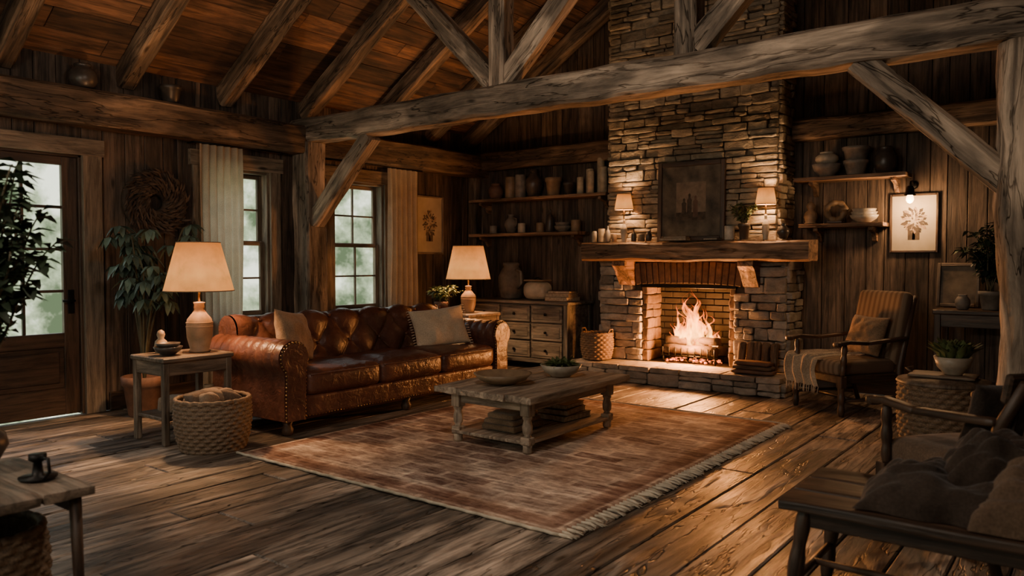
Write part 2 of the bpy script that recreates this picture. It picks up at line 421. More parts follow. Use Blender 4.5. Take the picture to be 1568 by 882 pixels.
# ---------------------------------------------------------------- room
XW,XE,YB,YF=-6.9,1.6,8.2,-1.6
SL=.64;XR=(XW+XE)/2;ZW=3.0
def zr(x): return ZW+SL*((x-XW) if x<XR else (XE-x))
mb=MB(); x=XW
while x<XE-.02:
    w=min(R(.17,.33),XE-x); y=YF-R(0,2)
    while y<YB:
        L=R(1.8,4.2); a=max(y,YF);b_=min(y+L,YB)
        if b_-a>.05:
            dz=R(-.004,.004)
            bx(mb,x+.004,x+w-.004,a+.003,b_-.003,-.04+dz,dz,'floor',.007,ax=1)
        y+=L
    x+=w
bx(mb,XW-.2,XE+.2,YF-.2,YB+.2,-.2,-.03,'soil',.0)
mb.build('floor')
def wallpart(mb,mat,back,XF,a0,a1,top,ops,w=.18,board=True):
    brk=sorted(set([a0,a1]+[o[0] for o in ops]+[o[1] for o in ops]))
    def cols(lst,y0,y1,m,gap,bev):
        for (p,q) in lst:
            mid=(p+q)/2; iv=[(0,top(mid))]
            for o in ops:
                if o[0]-1e-6<=mid<=o[1]+1e-6:
                    ni=[]
                    for (u,v) in iv:
                        if o[2]>u: ni.append((u,min(v,o[2])))
                        if o[3]<v: ni.append((max(u,o[3]),v))
                    iv=ni
            for (u,v) in iv:
                if v-u>.01 and q-p>.005: bx(mb,p+gap,q-gap,y0,y1,u,v,m,bev,X=XF,ax=2)
    seg=[]
    for i in range(len(brk)-1):
        p=brk[i]
        while p<brk[i+1]-.04:
            q=min(p+R(w*.75,w*1.25),brk[i+1])
            if brk[i+1]-q<.05: q=brk[i+1]
            seg.append((p,q)); p=q
    if board: cols(seg,.0,.03,mat,.0025,.005)
    bs=[]
    for i in range(len(brk)-1):
        nn=max(1,int((brk[i+1]-brk[i])/.5)); 
        for k in range(nn): bs.append((brk[i]+(brk[i+1]-brk[i])*k/nn,brk[i]+(brk[i+1]-brk[i])*(k+1)/nn))
    bs[0]=(bs[0][0]-.16,bs[0][1]); bs[-1]=(bs[-1][0],bs[-1][1]+.16)
    cols(bs,.03,.16,back,0,0)
XL=Matrix(((0,-1,0,XW),(1,0,0,0),(0,0,1,0),(0,0,0,1)))
XRt=Matrix(((0,1,0,XE),(1,0,0,0),(0,0,1,0),(0,0,0,1)))
XBk=Matrix(((1,0,0,0),(0,1,0,YB),(0,0,1,0),(0,0,0,1)))
XFt=Matrix(((1,0,0,0),(0,-1,0,YF),(0,0,1,0),(0,0,0,1)))
W1=(4.16,4.92,.75,2.22); W2=(5.74,6.52,.75,2.22); W3=(-1.3,1.0,.5,2.3); W4=(-5.9,-3.5,.5,2.35); W5=(-2.2,-.4,.6,2.3)
D1=(2.16,3.06,0.0,2.2)
mb=MB(); wallpart(mb,'wall','plaster',XL,YF,YB,lambda a:ZW,[W1,W2,W3,D1]); mb.build('wall_left')
mb=MB(); wallpart(mb,'wall','plaster',XRt,YF,YB,lambda a:ZW,[]); mb.build('wall_right')
mb=MB(); wallpart(mb,'wall','plaster',XBk,XW,XE,lambda a:zr(a)+.05,[]); mb.build('wall_back')
mb=MB(); wallpart(mb,'wall','plaster',XFt,XW,XE,lambda a:zr(a)+.05,[W4,W5]); mb.build('wall_front')
mb=MB(); ang=math.degrees(math.atan(SL)); Ls=(XR-XW)/math.cos(math.atan(SL))
for side in(0,1):
    X=(T(XW,0,ZW)@RY(-ang)) if side==0 else (T(XE,0,ZW)@RY(ang)@Matrix.Scale(-1,4,V((1,0,0))))
    s=-.3
    while s<Ls:
        w=R(.16,.24); y=YF-R(0,2)-.2
        while y<YB+.2:
            L=R(1.2,3.2);a=max(y,YF-.2);b_=min(y+L,YB+.2)
            if b_-a>.05: bx(mb,s+.002,min(s+w-.002,Ls),a+.002,b_-.002,0,.03,'ceil',.004,X=X,ax=1)
            y+=L
        s+=w
    bx(mb,-.4,Ls+.02,YF-.25,YB+.25,.03,.12,'plaster',0,X=X)
mb.build('ceiling')
mb=MB()
for y in (-1.4,-.45,.52,1.49,2.46,3.43,4.40,5.37,6.34,7.31,8.05):
    for side in(0,1):
        x0=XW if side==0 else XE
        beam(mb,(x0,y,ZW-.11),(XR,y,zr(XR)-.11),.15,.2,'darkbeam',.008)
mb.build('ceiling_rafter')
mb=MB(); beam(mb,(XR,YF,zr(XR)-.2),(XR,YB,zr(XR)-.2),.2,.26,'darkbeam'); mb.build('ridge_beam')
mb=MB()
beam(mb,(XW+.13,YF,2.565),(XW+.13,YB,2.565),.26,.29,'darkbeam',.01)
mb.build('trim_1')
mb=MB()
beam(mb,(XW,YB-.08,2.62),(-4.56,YB-.08,2.62),.16,.24,'darkbeam',.01)
mb.build('trim_2')
mb=MB(); beam(mb,(-2.56,YB-.08,2.62),(XE,YB-.08,2.62),.16,.22,'darkbeam',.01); mb.build('trim_3')
mb=MB(); beam(mb,(XE-.13,YF,2.565),(XE-.13,YB,2.565),.26,.29,'darkbeam',.01); mb.build('trim_4')
mb=MB(); beam(mb,(XW+.07,YB-.07,0),(XW+.07,YB-.07,2.45),.14,.14,'darkbeam',.006); mb.build('trim_5')
mb=MB(); bx(mb,XW,XW+.03,3.25,5.16,0,.16,'darkwood'); bx(mb,XW,XW+.03,5.44,YB-.15,0,.16,'darkwood'); mb.build('baseboard_left')
mb=MB(); bx(mb,-2.4,XE,YB-.03,YB,0,.16,'darkwood'); bx(mb,XW+.15,-4.75,YB-.03,YB,0,.16,'darkwood'); mb.build('baseboard_back')
YT=5.3
mb=MB()
beam(mb,(XW,YT,2.665),(XE,YT,2.665),.24,.25,'beam',.02,ch=.025)
mb.build('tie_beam')
mb=MB()
for x in (-4.16,-2.43,):
    beam(mb,(x,YT,2.78),(x,YT,zr(x)-.1),.17,.18,'beam',.01)
def strut(x0,z0,dx,L,w=.15,h=.17,m='beam'):
    beam(mb,(x0,YT,z0),(x0+dx*L*.7071,YT,z0+L*.7071),w,h,m,.01)
strut(-4.22,2.83,-1,1.54); strut(-4.10,2.83,1,1.9); strut(-2.37,2.83,1,1.6)
mb.build('truss_post')
mb=MB(); beam(mb,(XW+.16,YT,0),(XW+.16,YT,2.54),.26,.26,'beam',.012)
beam(mb,(XW+.26,YT,1.72),(-5.78,YT,2.55),.16,.17,'beam',.01)
mb.build('timber_post')
mb=MB()
n=44;seg=18;vs=[];g=[];o=goff()
for i in range(n+1):
    z=2.54*i/n
    for k in range(seg):
        a=2*PI*k/seg; q=V((math.cos(a)*1.3,math.sin(a)*1.3,z*1.6))
        rr=.135+.035*noise.noise(q)+.018*noise.noise(q*3.3)
        cx=.02*math.sin(z*2.2)
        vs.append(V((-.37+cx+rr*math.cos(a),YT+rr*math.sin(a),z))); g.append(V((z,rr*math.cos(a),rr*math.sin(a)))+o)
fs=[(i*seg+k,i*seg+(k+1)%seg,(i+1)*seg+(k+1)%seg,(i+1)*seg+k) for i in range(n) for k in range(seg)]+[list(range(seg)),[n*seg+k for k in range(seg)]]
mb.add(vs,fs,'beam',g,.5,True)
beam(mb,(-.43,YT,1.72),(-1.27,YT,2.56),.15,.17,'beam',.01)
mb.build('timber_post')
# ---------------------------------------------------------------- windows
def window(name,XF,op,cols=2,rows=2,casing=.11):
    a0,a1,z0,z1=op; mb=MB()
    bx(mb,a0-casing,a0+.01,-.035,.0,z0-.02,z1+casing,'trim',X=XF); bx(mb,a1-.01,a1+casing,-.035,.0,z0-.02,z1+casing,'trim',X=XF)
    bx(mb,a0-casing-.03,a1+casing+.03,-.045,.0,z1-.01,z1+casing+.03,'trim',X=XF)
    bx(mb,a0-casing-.04,a1+casing+.04,-.09,.16,z0-.05,z0,'trim',X=XF); bx(mb,a0-casing,a1+casing,-.03,0,z0-.15,z0-.05,'trim',X=XF)
    bx(mb,a0,a0+.035,.0,.16,z0,z1,'trim',X=XF);bx(mb,a1-.035,a1,.0,.16,z0,z1,'trim',X=XF);bx(mb,a0+.035,a1-.035,0,.16,z1-.035,z1,'trim',X=XF)
    zm=(z0+z1)/2
    for (u,v,d) in ((z0,zm+.02,.06),(zm-.02,z1-.035,.10)):
        f=.045; A0=a0+.035;A1=a1-.035
        bx(mb,A0,A0+f,d,d+.035,u,v,'trim',X=XF);bx(mb,A1-f,A1,d,d+.035,u,v,'trim',X=XF)
        bx(mb,A0+f,A1-f,d,d+.035,u,u+f,'trim',X=XF);bx(mb,A0+f,A1-f,d,d+.035,v-f,v,'trim',X=XF)
        for c in range(1,cols):
            x=A0+(A1-A0)*c/cols; bx(mb,x-.01,x+.01,d+.005,d+.03,u+f,v-f,'trim',.002,X=XF)
        for c in range(1,rows):
            z=u+(v-u)*c/rows; bx(mb,A0+f,A1-f,d+.006,d+.029,z-.01,z+.01,'trim',.002,X=XF)
    return mb.build(name)
window('window_1',XL,W1);window('window_2',XL,W2);window('fill_window_3',XL,W3,4);window('fill_window_4',XFt,W4,4);window('fill_window_5',XFt,W5,3)  # windows beyond the camera's view are added to let in fill daylight
mb=MB(); a0,a1,z0,z1=D1
bx(mb,a0-.14,a0+.01,-.04,0,0,z1+.1,'trim',X=XL);bx(mb,a1-.01,a1+.15,-.04,0,0,z1+.1,'trim',X=XL);bx(mb,a0-.16,a1+.17,-.05,0,z1-.01,z1+.13,'trim',X=XL)
bx(mb,a0,a0+.03,0,.16,0,z1,'darkwood',X=XL);bx(mb,a1-.03,a1,0,.16,0,z1,'darkwood',X=XL);bx(mb,a0,a1,0,.16,z1-.03,z1,'darkwood',X=XL)
A0=a0+.03;A1=a1-.03;zb=.012;zt=z1-.03
bx(mb,A0,A0+.12,.03,.075,zb,zt,'darkwood',X=XL);bx(mb,A1-.12,A1,.03,.075,zb,zt,'darkwood',X=XL)
bx(mb,A0+.12,A1-.12,.03,.075,zb,.24,'darkwood',X=XL);bx(mb,A0+.12,A1-.12,.03,.075,.58,.70,'darkwood',X=XL);bx(mb,A0+.12,A1-.12,.03,.075,zt-.07,zt,'darkwood',X=XL)
bx(mb,A0+.12,A1-.12,.045,.06,.24,.58,'darkwood',X=XL);bx(mb,A0+.16,A1-.16,.035,.06,.28,.54,'darkwood',.012,X=XL)
for k in range(1,4):
    z=.70+(zt-.07-.70)*k/4; bx(mb,A0+.12,A1-.12,.04,.07,z-.012,z+.012,'darkwood',X=XL)
x=(A0+A1)/2; bx(mb,x-.012,x+.012,.04,.07,.70,zt-.07,'darkwood',X=XL)
bx(mb,A1-.09,A1-.04,.02,.03,.86,1.06,'iron',X=XL); tube(mb,[XL@V((A1-.065,.03,.97)),XL@V((A1-.065,-.04,.97)),XL@V((A1-.16,-.045,.97))],.011,'iron')
mb.build('door_1')
# ---------------------------------------------------------------- curtains
def curtain(y0,y1,seed):
    mb=MB(); zt,zb=2.40,.06
    def f(u,v):
        z=zt+(zb-zt)*v; y=y0+(y1-y0)*u
        w=.030*math.sin(u*PI*2*6+.9*math.sin(v*3+seed))+.016*noise.noise(V((u*9,v*3,seed)))
        y+=.02*math.sin(v*4+seed)*(u-.5)
        return (XW+.135+w*(.6+.6*v),y,z)
    sheet(mb,90,26,f,'linen',gfn=lambda u,v:V((u*.6,v*2.3,seed)))
    mb.build('curtain')
curtain(4.06,4.50,1.0);curtain(6.46,6.98,4.0)
for (p,q) in ((4.0,5.05),(5.55,7.04)):
    mb=MB(); tube(mb,[(XW+.135,p,2.415),(XW+.135,q,2.415)],.011,'iron')
    for y in(p+.02,q-.02): tube(mb,[(XW+.135,y,2.415),(XW,y,2.415)],.008,'iron')
    mb.build('curtain_rod')
# ---------------------------------------------------------------- chimney
mb=MB()
CX0,CX1=-4.64,-2.51; FY=7.80; OX0,OX1,OZ0,OZ1=-4.11,-3.05,.19,1.03
UX0,UX1=-4.53,-2.61
bx(mb,CX0+.03,OX0,FY+.04,YB,0,1.35,'mortar',0);bx(mb,OX1,CX1-.03,FY+.04,YB,0,1.35,'mortar',0);bx(mb,OX0,OX1,FY+.04,YB,OZ1,1.35,'mortar',0)
bx(mb,UX0+.03,UX1-.03,FY+.04,YB,1.35,zr(UX0)-.02,'mortar',0)
def stones(mb,XF,a0,a1,z0,z1,hr,wr,m,ops=(),dep=.09,pj=.022):
    z=z0
    while z<z1-.02:
        h=min(R(*hr),z1-z)
        if z1-z-h<hr[0]*.6: h=z1-z
        a=a0
        while a<a1-.02:
            w=R(*wr)*(1.25 if h<sum(hr)/2 else .9)
            if a1-a-w<wr[0]*.6: w=a1-a
            p,q=a,min(a+w,a1);a=q
            segs=[(p,q)]
            for o in ops:
                if z+h>o[2]+.01 and z<o[3]-.01:
                    ns=[]
                    for (u,v) in segs:
                        if v<=o[0] or u>=o[1]: ns.append((u,v));continue
                        if u<o[0]: ns.append((u,o[0]))
                        if v>o[1]: ns.append((o[1],v))
                    segs=ns
            for (u,v) in segs:
                if v-u<.03: continue
                nsub=[(z,h)]
                if h>hr[0]+(hr[1]-hr[0])*.45 and random.random()<.45:
                    t=R(.35,.65); nsub=[(z,h*t),(z+h*t,h*(1-t))]
                for (zz,hh) in nsub:
                    pr=R(-.5*pj,pj)
                    rbox(mb,((u+v)/2,-pr+dep/2-.02,zz+hh/2),(v-u-.006,dep+.02,hh-.005),min(.016,hh*.3),m,4,X=XF,jit=.013,smooth=False,lin=False)
        z+=h
Xf=Matrix(((1,0,0,0),(0,1,0,FY),(0,0,1,0),(0,0,0,1)))
Xs=Matrix(((0,-1,0,CX1),(1,0,0,0),(0,0,1,0),(0,0,0,1)))
Xsl=Matrix(((0,1,0,CX0),(1,0,0,0),(0,0,1,0),(0,0,0,1)))
stones(mb,Xf,CX0,CX1,.19,1.32,(.07,.17),(.12,.32),'greystone',[(OX0,OX1,0,OZ1),(-4.22,-2.94,OZ1-.01,1.32)])
stones(mb,Xs,FY,YB,0,1.32,(.07,.17),(.14,.3),'greystone')
stones(mb,Xsl,FY,YB,0,1.32,(.07,.17),(.14,.3),'greystone')
stones(mb,Xf,UX0,UX1,1.5,4.4,(.04,.12),(.13,.38),'stone',pj=.026)
stones(mb,Xf,UX0+.35,UX1,4.4,4.66,(.045,.115),(.13,.42),'stone')
Xs2=Matrix(((0,-1,0,UX1),(1,0,0,0),(0,0,1,0),(0,0,0,1)))
Xsl2=Matrix(((0,1,0,UX0),(1,0,0,0),(0,0,1,0),(0,0,0,1)))
stones(mb,Xs2,FY,YB,1.32,5.2,(.045,.115),(.13,.35),'stone');stones(mb,Xsl2,FY,YB,1.32,4.4,(.045,.115),(.13,.35),'stone')
nb=17
for k in range(nb):
    t=(k+.5)/nb; x=-4.2+1.24*t; az=(t-.5)*14; zz=1.155+.025*(1-(2*t-1)**2)
    box(mb,(0,0,0),(.066,.1,.24),'brick',.008,X=T(x,FY+.03,zz)@RY(az))
def bricks(XF,a0,a1,z0,z1,m):
    z=z0;row=0
    while z<z1-.01:
        a=a0-(.1 if row%2 else 0)
        while a<a1:
            p=max(a,a0);q=min(a+.2,a1,)
            if q-p>.02: bx(mb,p+.003,q-.003,-.012,.03,z+.003,min(z+.066,z1)-.003,m,.006,X=XF)
            a+=.2
        z+=.07;row+=1
bx(mb,OX0,OX1,YB-.03,YB-.02,.15,1.05,'soot',0)
bricks(Matrix(((1,0,0,0),(0,1,0,YB-.05),(0,0,1,0),(0,0,0,1))),OX0,OX1,.19,1.03,'soot')
stones(mb,Matrix(((0,-1,0,OX0+.03),(1,0,0,0),(0,0,1,0),(0,0,0,1))),FY+.0,YB-.05,.19,1.03,(.09,.16),(.14,.3),'firebrick',dep=.05,pj=.01)
stones(mb,Matrix(((0,1,0,OX1-.03),(1,0,0,0),(0,0,1,0),(0,0,0,1))),FY+.0,YB-.05,.19,1.03,(.09,.16),(.14,.3),'firebrick',dep=.05,pj=.01)
bx(mb,OX0-.02,OX1+.02,FY-.015,FY+.03,OZ1-.02,OZ1+.02,'iron',.003)
mb.build('stone_fireplace')
mb=MB(); HX0,HX1,HY=-4.8,-2.42,7.38
bx(mb,HX0+.03,HX1-.03,HY+.03,FY+.03,0,.13,'mortar',0); bx(mb,OX0,OX1,FY,YB-.03,0,.185,'mortar',0)
Xh=Matrix(((1,0,0,0),(0,1,0,HY),(0,0,1,0),(0,0,0,1)))
stones(mb,Xh,HX0,HX1,0.0,.13,(.12,.13),(.2,.42),'greystone')
stones(mb,Matrix(((0,-1,0,HX1),(1,0,0,0),(0,0,1,0),(0,0,0,1))),HY,FY,0,.13,(.12,.13),(.2,.3),'greystone')
x=HX0
while x<HX1-.02:
    w=R(.28,.5)
    if HX1-x-w<.2:w=HX1-x
    rbox(mb,(x+w/2,(HY+FY)/2-.01,.158),(w-.008,FY-HY+.03,.062),.014,'greystone',4,jit=.008,smooth=False); x+=w
mb.build('hearth')
mb=MB(); beam(mb,(-4.72,7.65,1.4),(-2.22,7.65,1.4),.30,.2,'mantel',.018,ch=.02)
for x in (-4.28,-2.85):
    prism(mb,[(7.80,1.31),(7.56,1.31),(7.55,1.25),(7.61,1.2),(7.68,1.1),(7.72,1.04),(7.80,1.03)],x-.08,x+.08,'mantel',X=Matrix(((0,1,0,0),(1,0,0,0),(0,0,1,0),(0,0,0,1))))
mb.build('mantel_shelf')
# fire
FX,FYc=-3.58,7.99
mb=MB()
for k in range(9):
    x=FX-.3+.6*k/8; tube(mb,[(x,7.84,.36),(x,7.84,.27),(x,8.1,.27)],.008,'iron',6)
for y in(7.86,8.08): tube(mb,[(FX-.33,y,.27),(FX+.33,y,.27)],.01,'iron',6)
for x in(FX-.3,FX+.3):
    for y in(7.86,8.08): tube(mb,[(x,y,.27),(x,y,.188)],.01,'iron',6)
mb.build('fire_grate')
mb=MB()
for (p,q,r_) in (((-3.92,8.04,.335),(-3.23,8.0,.34),.055),((-3.88,7.90,.335),(-3.28,7.91,.335),.052),((-3.88,7.92,.43),(-3.4,8.05,.42),.045),((-3.74,8.05,.43),(-3.25,7.89,.44),.042)):
    p=V(p);q=V(q);tube(mb,[p.lerp(q,t/6)+noise.noise_vector(V((t,p.x*9,0)))*.012 for t in range(7)],[r_*R(.9,1.08) for _ in range(7)],'log',10)
mb.build('fire_log')
mb=MB()
for i in range(110):
    a=V((R(FX-.3,FX+.3),R(7.87,8.1),.20+R(0,.03)));rbox(mb,a,(.03,.03,.022),.008,'ember' if random.random()<.5 else 'log',2)
mb.build('ember_bed')
mb=MB()
def flamet(x,y,z,h,w,sd):
    n=22;sg=12;vs=[];rl=[]
    for i in range(n+1):
        t=i/n; rad=w*(math.sin(PI*min(1,t*.9+.12))**.8)*(1-t)**.75*1.25+.0008
        cx=x+h*.34*noise.noise(V((sd,t*2.8,0)))*t*1.6; cy=y+h*.08*noise.noise(V((sd,t*2.2,5)))*t
        for k in range(sg):
            a=2*PI*k/sg; q=rad*(1+.6*noise.noise(V((math.cos(a),math.sin(a),t*5+sd))))
            vs.append((cx+q*math.cos(a),cy+q*.5*math.sin(a),z+h*t)); rl.append(t)
    fs=[(i*sg+k,i*sg+(k+1)%sg,(i+1)*sg+(k+1)%sg,(i+1)*sg+k) for i in range(n) for k in range(sg)]
    mb.add(vs,fs,'flame',None,rl,True)
for i in range(38):
    dx=R(-1,1); dx=dx*abs(dx)**.3*.28
    h=(.60-.42*(abs(dx)/.28)**.9)*R(.55,1.05); w=R(.018,.062)*(1.15-.6*abs(dx)/.28)
    flamet(FX+dx,R(7.93,8.06),.33+R(0,.09),h,w,R(0,90))
for (dx,h) in((-.17,.46),(.19,.42),(.03,.64),(-.06,.58)): flamet(FX+dx,7.98,.38,h,.018,R(0,90))
mb.build('flames')

# ---------------------------------------------------------------- sofa
def sofa():
    L=2.75;y0=3.45;xb=-5.72;D=.98
    def P(u,v,z): return V((xb+v,y0+u,z))
    mb=MB()
    bx(mb,xb+.06,xb+D-.06,y0+.08,y0+L-.08,.10,.28,'leather',.02)
    def arm(flip):
        prof=[(.235,.12),(.24,.3),(.245,.46)]
        for k in range(17):
            a=math.radians(-35+k*(265/16)); prof.append((.135+.135*math.cos(a),.58+.135*math.sin(a)))
        prof+=[(.055,.43),(.05,.3),(.05,.12)]
        n=len(prof)
        nv=80
        def f(s,t):
            k=min(n-1,int(round(s*(n-1))));u,z=prof[k];v=.03+(D-.05)*t
            if 3<=k<=19:
                rib=abs(math.sin(v*PI/.095))**.5
                du,dz=u-.135,z-.58; sc=.93+.08*rib; u=.135+du*sc;z=.58+dz*sc
            if flip:u=L-u
            return P(u,v,z)
        sheet(mb,n-1,nv,f,'leather')
        for t in (.03,D-.02):
            vs=[P((L-u) if flip else u,t,z) for u,z in prof]
            mb.add(vs,[list(range(len(vs)))],'leather')
        pan=[(.135+(u-.135)*.86,z if z<.44 else .58+(z-.58)*.86) for u,z in prof]
        vs=[P((L-u) if flip else u,D-.02,z) for u,z in pan];vs2=[P((L-u) if flip else u,D+.006,.58+(z-.58)*.97 if z>.44 else z) for u,z in pan]
        m_=len(pan);mb.add(vs+vs2,[list(range(m_,2*m_))]+[(k,(k+1)%m_,m_+(k+1)%m_,m_+k) for k in range(m_)],'leather')
        pl=[V(q) for q in [(.135+(u-.135)*.90,z if z<.44 else .58+(z-.58)*.90) for u,z in prof]]
        acc=0
        for i in range(len(pl)-1):
            a,b=pl[i],pl[i+1];d=(b-a).length
            while acc<d:
                q=a.lerp(b,acc/d);c=P((L-q.x) if flip else q.x,D-.006,q.y)
                rbox(mb,c,(.014,.016,.016),.007,'brass',2);acc+=.028
            acc-=d
    arm(False);arm(True)
    path=[]
    for k in range(22):
        t=k/21;path.append((.37-.09*t,.40+.34*t))
    for k in range(1,15):
        a=math.radians(0+k*13.5);path.append((.155+.125*math.cos(a),.74+.125*math.sin(a)))
    path+=[(.04,.6),(.04,.4),(.05,.12)]
    n=len(path);U0,U1=.12,L-.12
    def f(s,t):
        k=min(n-1,int(round(s*(n-1))));v,z=path[k];u=U0+(U1-U0)*t
        nx,nz=(.97,.25) if k<22 else ((math.cos(math.radians((k-21)*13.5)),math.sin(math.radians((k-21)*13.5))) if k<36 else (0,0))
        W=(k/35*.74)
        a=abs(math.sin(PI*(u/.36+W/.52)));b=abs(math.sin(PI*(u/.36-W/.52)))
        puff=(a*b)**.4 if k<30 else 0.75
        dd=-.045+.058*puff
        return P(u,v+nx*dd,z+nz*dd)
    sheet(mb,n-1,190,f,'leather')
    for t in(U0,U1):
        vs=[P(t,v-.02,z) for v,z in path];mb.add(vs,[list(range(len(vs)))],'leather')
    for i in range(0,9):
        for j in range(0,3):
            u=.36*i+(.18 if j%2 else 0)
            W=.26*j
            if U0+.05<u<U1-.05 and 0<W<.7:
                k=int(W/.74*35);v,z=path[min(k,n-1)]
                rbox(mb,P(u,v-.03,z),(.02,.03,.03),.012,'leather',2)
    cw=(L-.5)/3
    for i in range(3):
        def dp(q):
            a=1-(abs(q.y)/(cw/2))**4;b=1-(abs(q.x)/.33)**4
            q=q.copy()
            if q.z>0:q.z+=.035*max(0,a)*max(0,b)+.018*noise.noise(V((q.x*6,q.y*6,i*3.)))
            if q.x>.2:q.x+=.02*max(0,a)*max(0,1-(q.z/.1)**2)
            return q
        rbox(mb,P(.25+cw*(i+.5),.66,.375),(.64,cw-.008,.18),.05,'leather',18,disp=dp)
        a0,a1=.25+cw*i+.03,.25+cw*(i+1)-.03
        tube(mb,[P(a0+(a1-a0)*t/10,.975+.012*math.sin(PI*t/10),.445) for t in range(11)],.008,'leather',6)
    def dp2(q):
        q=q.copy()
        if q.x>0: q.x+=.012*abs(math.sin(q.y*PI/.28))**.5
        return q
    rbox(mb,P(L/2,.90,.205),(.11,L-.46,.17),.03,'leather',40,disp=dp2)
    for k in range(int((L-.5)/.03)):
        rbox(mb,P(.25+k*.03,.958,.135),(.012,.014,.014),.006,'brass',2)
    for (u,v) in((.12,.9),(L-.12,.9),(.12,.1),(L-.12,.1),(L/2,.88)):
        lathe(mb,[(.025,0),(.04,.02),(.045,.05),(.03,.08),(.045,.12)],P(u,v,0),'darkwood',14)
    mb.build('leather_sofa')
sofa()
def pillow(name,X,w,h,t,mat,sd=0,tas=False):
    mb=MB()
    for s in(-1,1):
        def f(u,v):
            a=u*2-1;b=v*2-1
            th=t/2*((1-abs(a)**2.6)*(1-abs(b)**2.6))**.55
            xx=a*w/2*(1-.07*(1-abs(b)**2)*abs(a));zz=b*h/2*(1-.07*(1-abs(a)**2)*abs(b))
            n=noise.noise(V((a*1.7+sd,b*1.7,s*2.)))*.22*th+noise.noise(V((a*4+sd,b*4,s)))*.16*th
            return (xx,s*(th+n),zz+h/2)
        sheet(mb,26,26,f,mat,X=X)
    if tas:
        for a in(-1,1):
            for k in range(16):
                z=h*k/15; tube(mb,[X@V((a*w*.48,0,z)),X@V((a*(w*.48+.03),R(-.01,.01),z-.005))],.004,mat,5)
    ob=mb.build(name)
    bm=bmesh.new();bm.from_mesh(ob.data);bmesh.ops.remove_doubles(bm,verts=bm.verts,dist=.0005);bmesh.ops.recalc_face_normals(bm,faces=bm.faces);bm.to_mesh(ob.data);bm.free()
    return ob
pillow('throw_pillow',T(-5.10,3.90,.50)@RZ(-62)@RX(16)@RY(-8),.48,.42,.17,'toy',1)
pillow('throw_pillow',T(-5.04,5.55,.48)@RZ(-118)@RX(24)@RY(6),.56,.40,.18,'pillow',5,True)

# ---------------------------------------------------------------- coffee table
mb=MB(); X0,X1,Y0,Y1=-3.78,-2.92,4.03,5.35; zt=.42
for k in range(4):
    a=X0+(X1-X0)*k/4; rbox(mb,(a+(X1-X0)/8,(Y0+Y1)/2+R(-.01,.01),zt-.024),((X1-X0)/4-.004,Y1-Y0,.048),.008,'oldwood',6,jit=.008,smooth=False,ax=1)
lx0,lx1,ly0,ly1=X0+.13,X1-.12,Y0+.13,Y1-.15
FZ=.022
bx(mb,lx0,lx1,ly0-.015,ly0+.015,.30,.375,'oldwood');bx(mb,lx0,lx1,ly1-.015,ly1+.015,.30,.375,'oldwood')
bx(mb,lx0-.015,lx0+.015,ly0,ly1,.30,.375,'oldwood');bx(mb,lx1-.015,lx1+.015,ly0,ly1,.30,.375,'oldwood')
for x in(lx0,lx1):
    for y in(ly0,ly1):
        bx(mb,x-.038,x+.038,y-.038,y+.038,.27,.375,'oldwood',.006); bx(mb,x-.036,x+.036,y-.036,y+.036,.075,.13,'oldwood',.006)
        lathe(mb,[(.03,.128),(.022,.14),(.033,.16),(.036,.2),(.026,.24),(.034,.255),(.034,.272)],(x,y,0),'oldwood',16)
        lathe(mb,[(.028,FZ),(.034,.035),(.03,.055),(.036,.076)],(x,y,0),'oldwood',16)
for k in range(4):
    w=(lx1-lx0+.06)/4; bx(mb,lx0-.03+w*k+.002,lx0-.03+w*(k+1)-.002,ly0-.04,ly1+.04,.082,.105,'oldwood')
mb.build('coffee_table')
def bowl(name,c,r,h,m,th=.012,inner=None,seg=32):
    mb=MB();pr=[(r*.45,0),(r*.5,h*.08),(r*.8,h*.4),(r,h),(r-th,h),(r*.75,h*.45),(r*.4,h*.18),(0.0005,h*.15)]
    lathe(mb,pr,c,m,seg,capt=False); return mb
mb=bowl('b',(-3.42,4.38,zt+.006),.21,.075,'tan',.018)
mb.build('wooden_bowl')
def succulent(mb,c,r,n,L,m,tilt=(.2,1.2)):
    for i in range(n):
        a=i*2.399;q=math.sqrt((i+.5)/n);el=tilt[1]-(tilt[1]-tilt[0])*q
        d=V((math.cos(a)*math.cos(el),math.sin(a)*math.cos(el),math.sin(el)))
        leaf(mb,V(c)+V((math.cos(a)*q*r,math.sin(a)*q*r,0)),d,(0,0,1),L*R(.8,1.2),L*.4,m)
mb=bowl('p',(-3.28,4.92,zt+.007),.16,.09,'cream',.015); lathe(mb,[(.12,.07),(.0005,.08)],(-3.28,4.92,zt),'soil',20)
for k in range(5):
    a=k*1.26;succulent(mb,(-3.28+.05*math.cos(a),4.92+.05*math.sin(a),zt+.085),.03,26,.085,'leafg')
mb.build('succulent_bowl')
def books(name,x,y,z,lst,rot=0):
    mb=MB()
    for (w,d,h,m) in lst:
        X=T(x+R(-.01,.01),y+R(-.01,.01),z)@RZ(rot+R(-6,6))
        bx(mb,-w/2,w/2,-d/2,d/2,0,.004,m,.001,X=X);bx(mb,-w/2,w/2,-d/2,d/2,h-.004,h,m,.001,X=X)
        bx(mb,-w/2,-w/2+.005,-d/2,d/2,0,h,m,.002,X=X);bx(mb,-w/2+.004,w/2-.006,-d/2+.006,d/2-.006,.003,h-.003,'pagesm',.001,X=X)
        z+=h+.0005
    return mb.build(name)
books('book_stack',-3.3,4.95,.107,[(.30,.34,.045,'book3'),(.28,.3,.04,'book1'),(.24,.28,.035,'book1')])
mb=MB()
for k in range(3): rbox(mb,(-3.36,4.42,.132+.04*k),(.30-.03*k,.36-.02*k,.04),.018,'toy',8,jit=.008)
mb.build('folded_blanket')
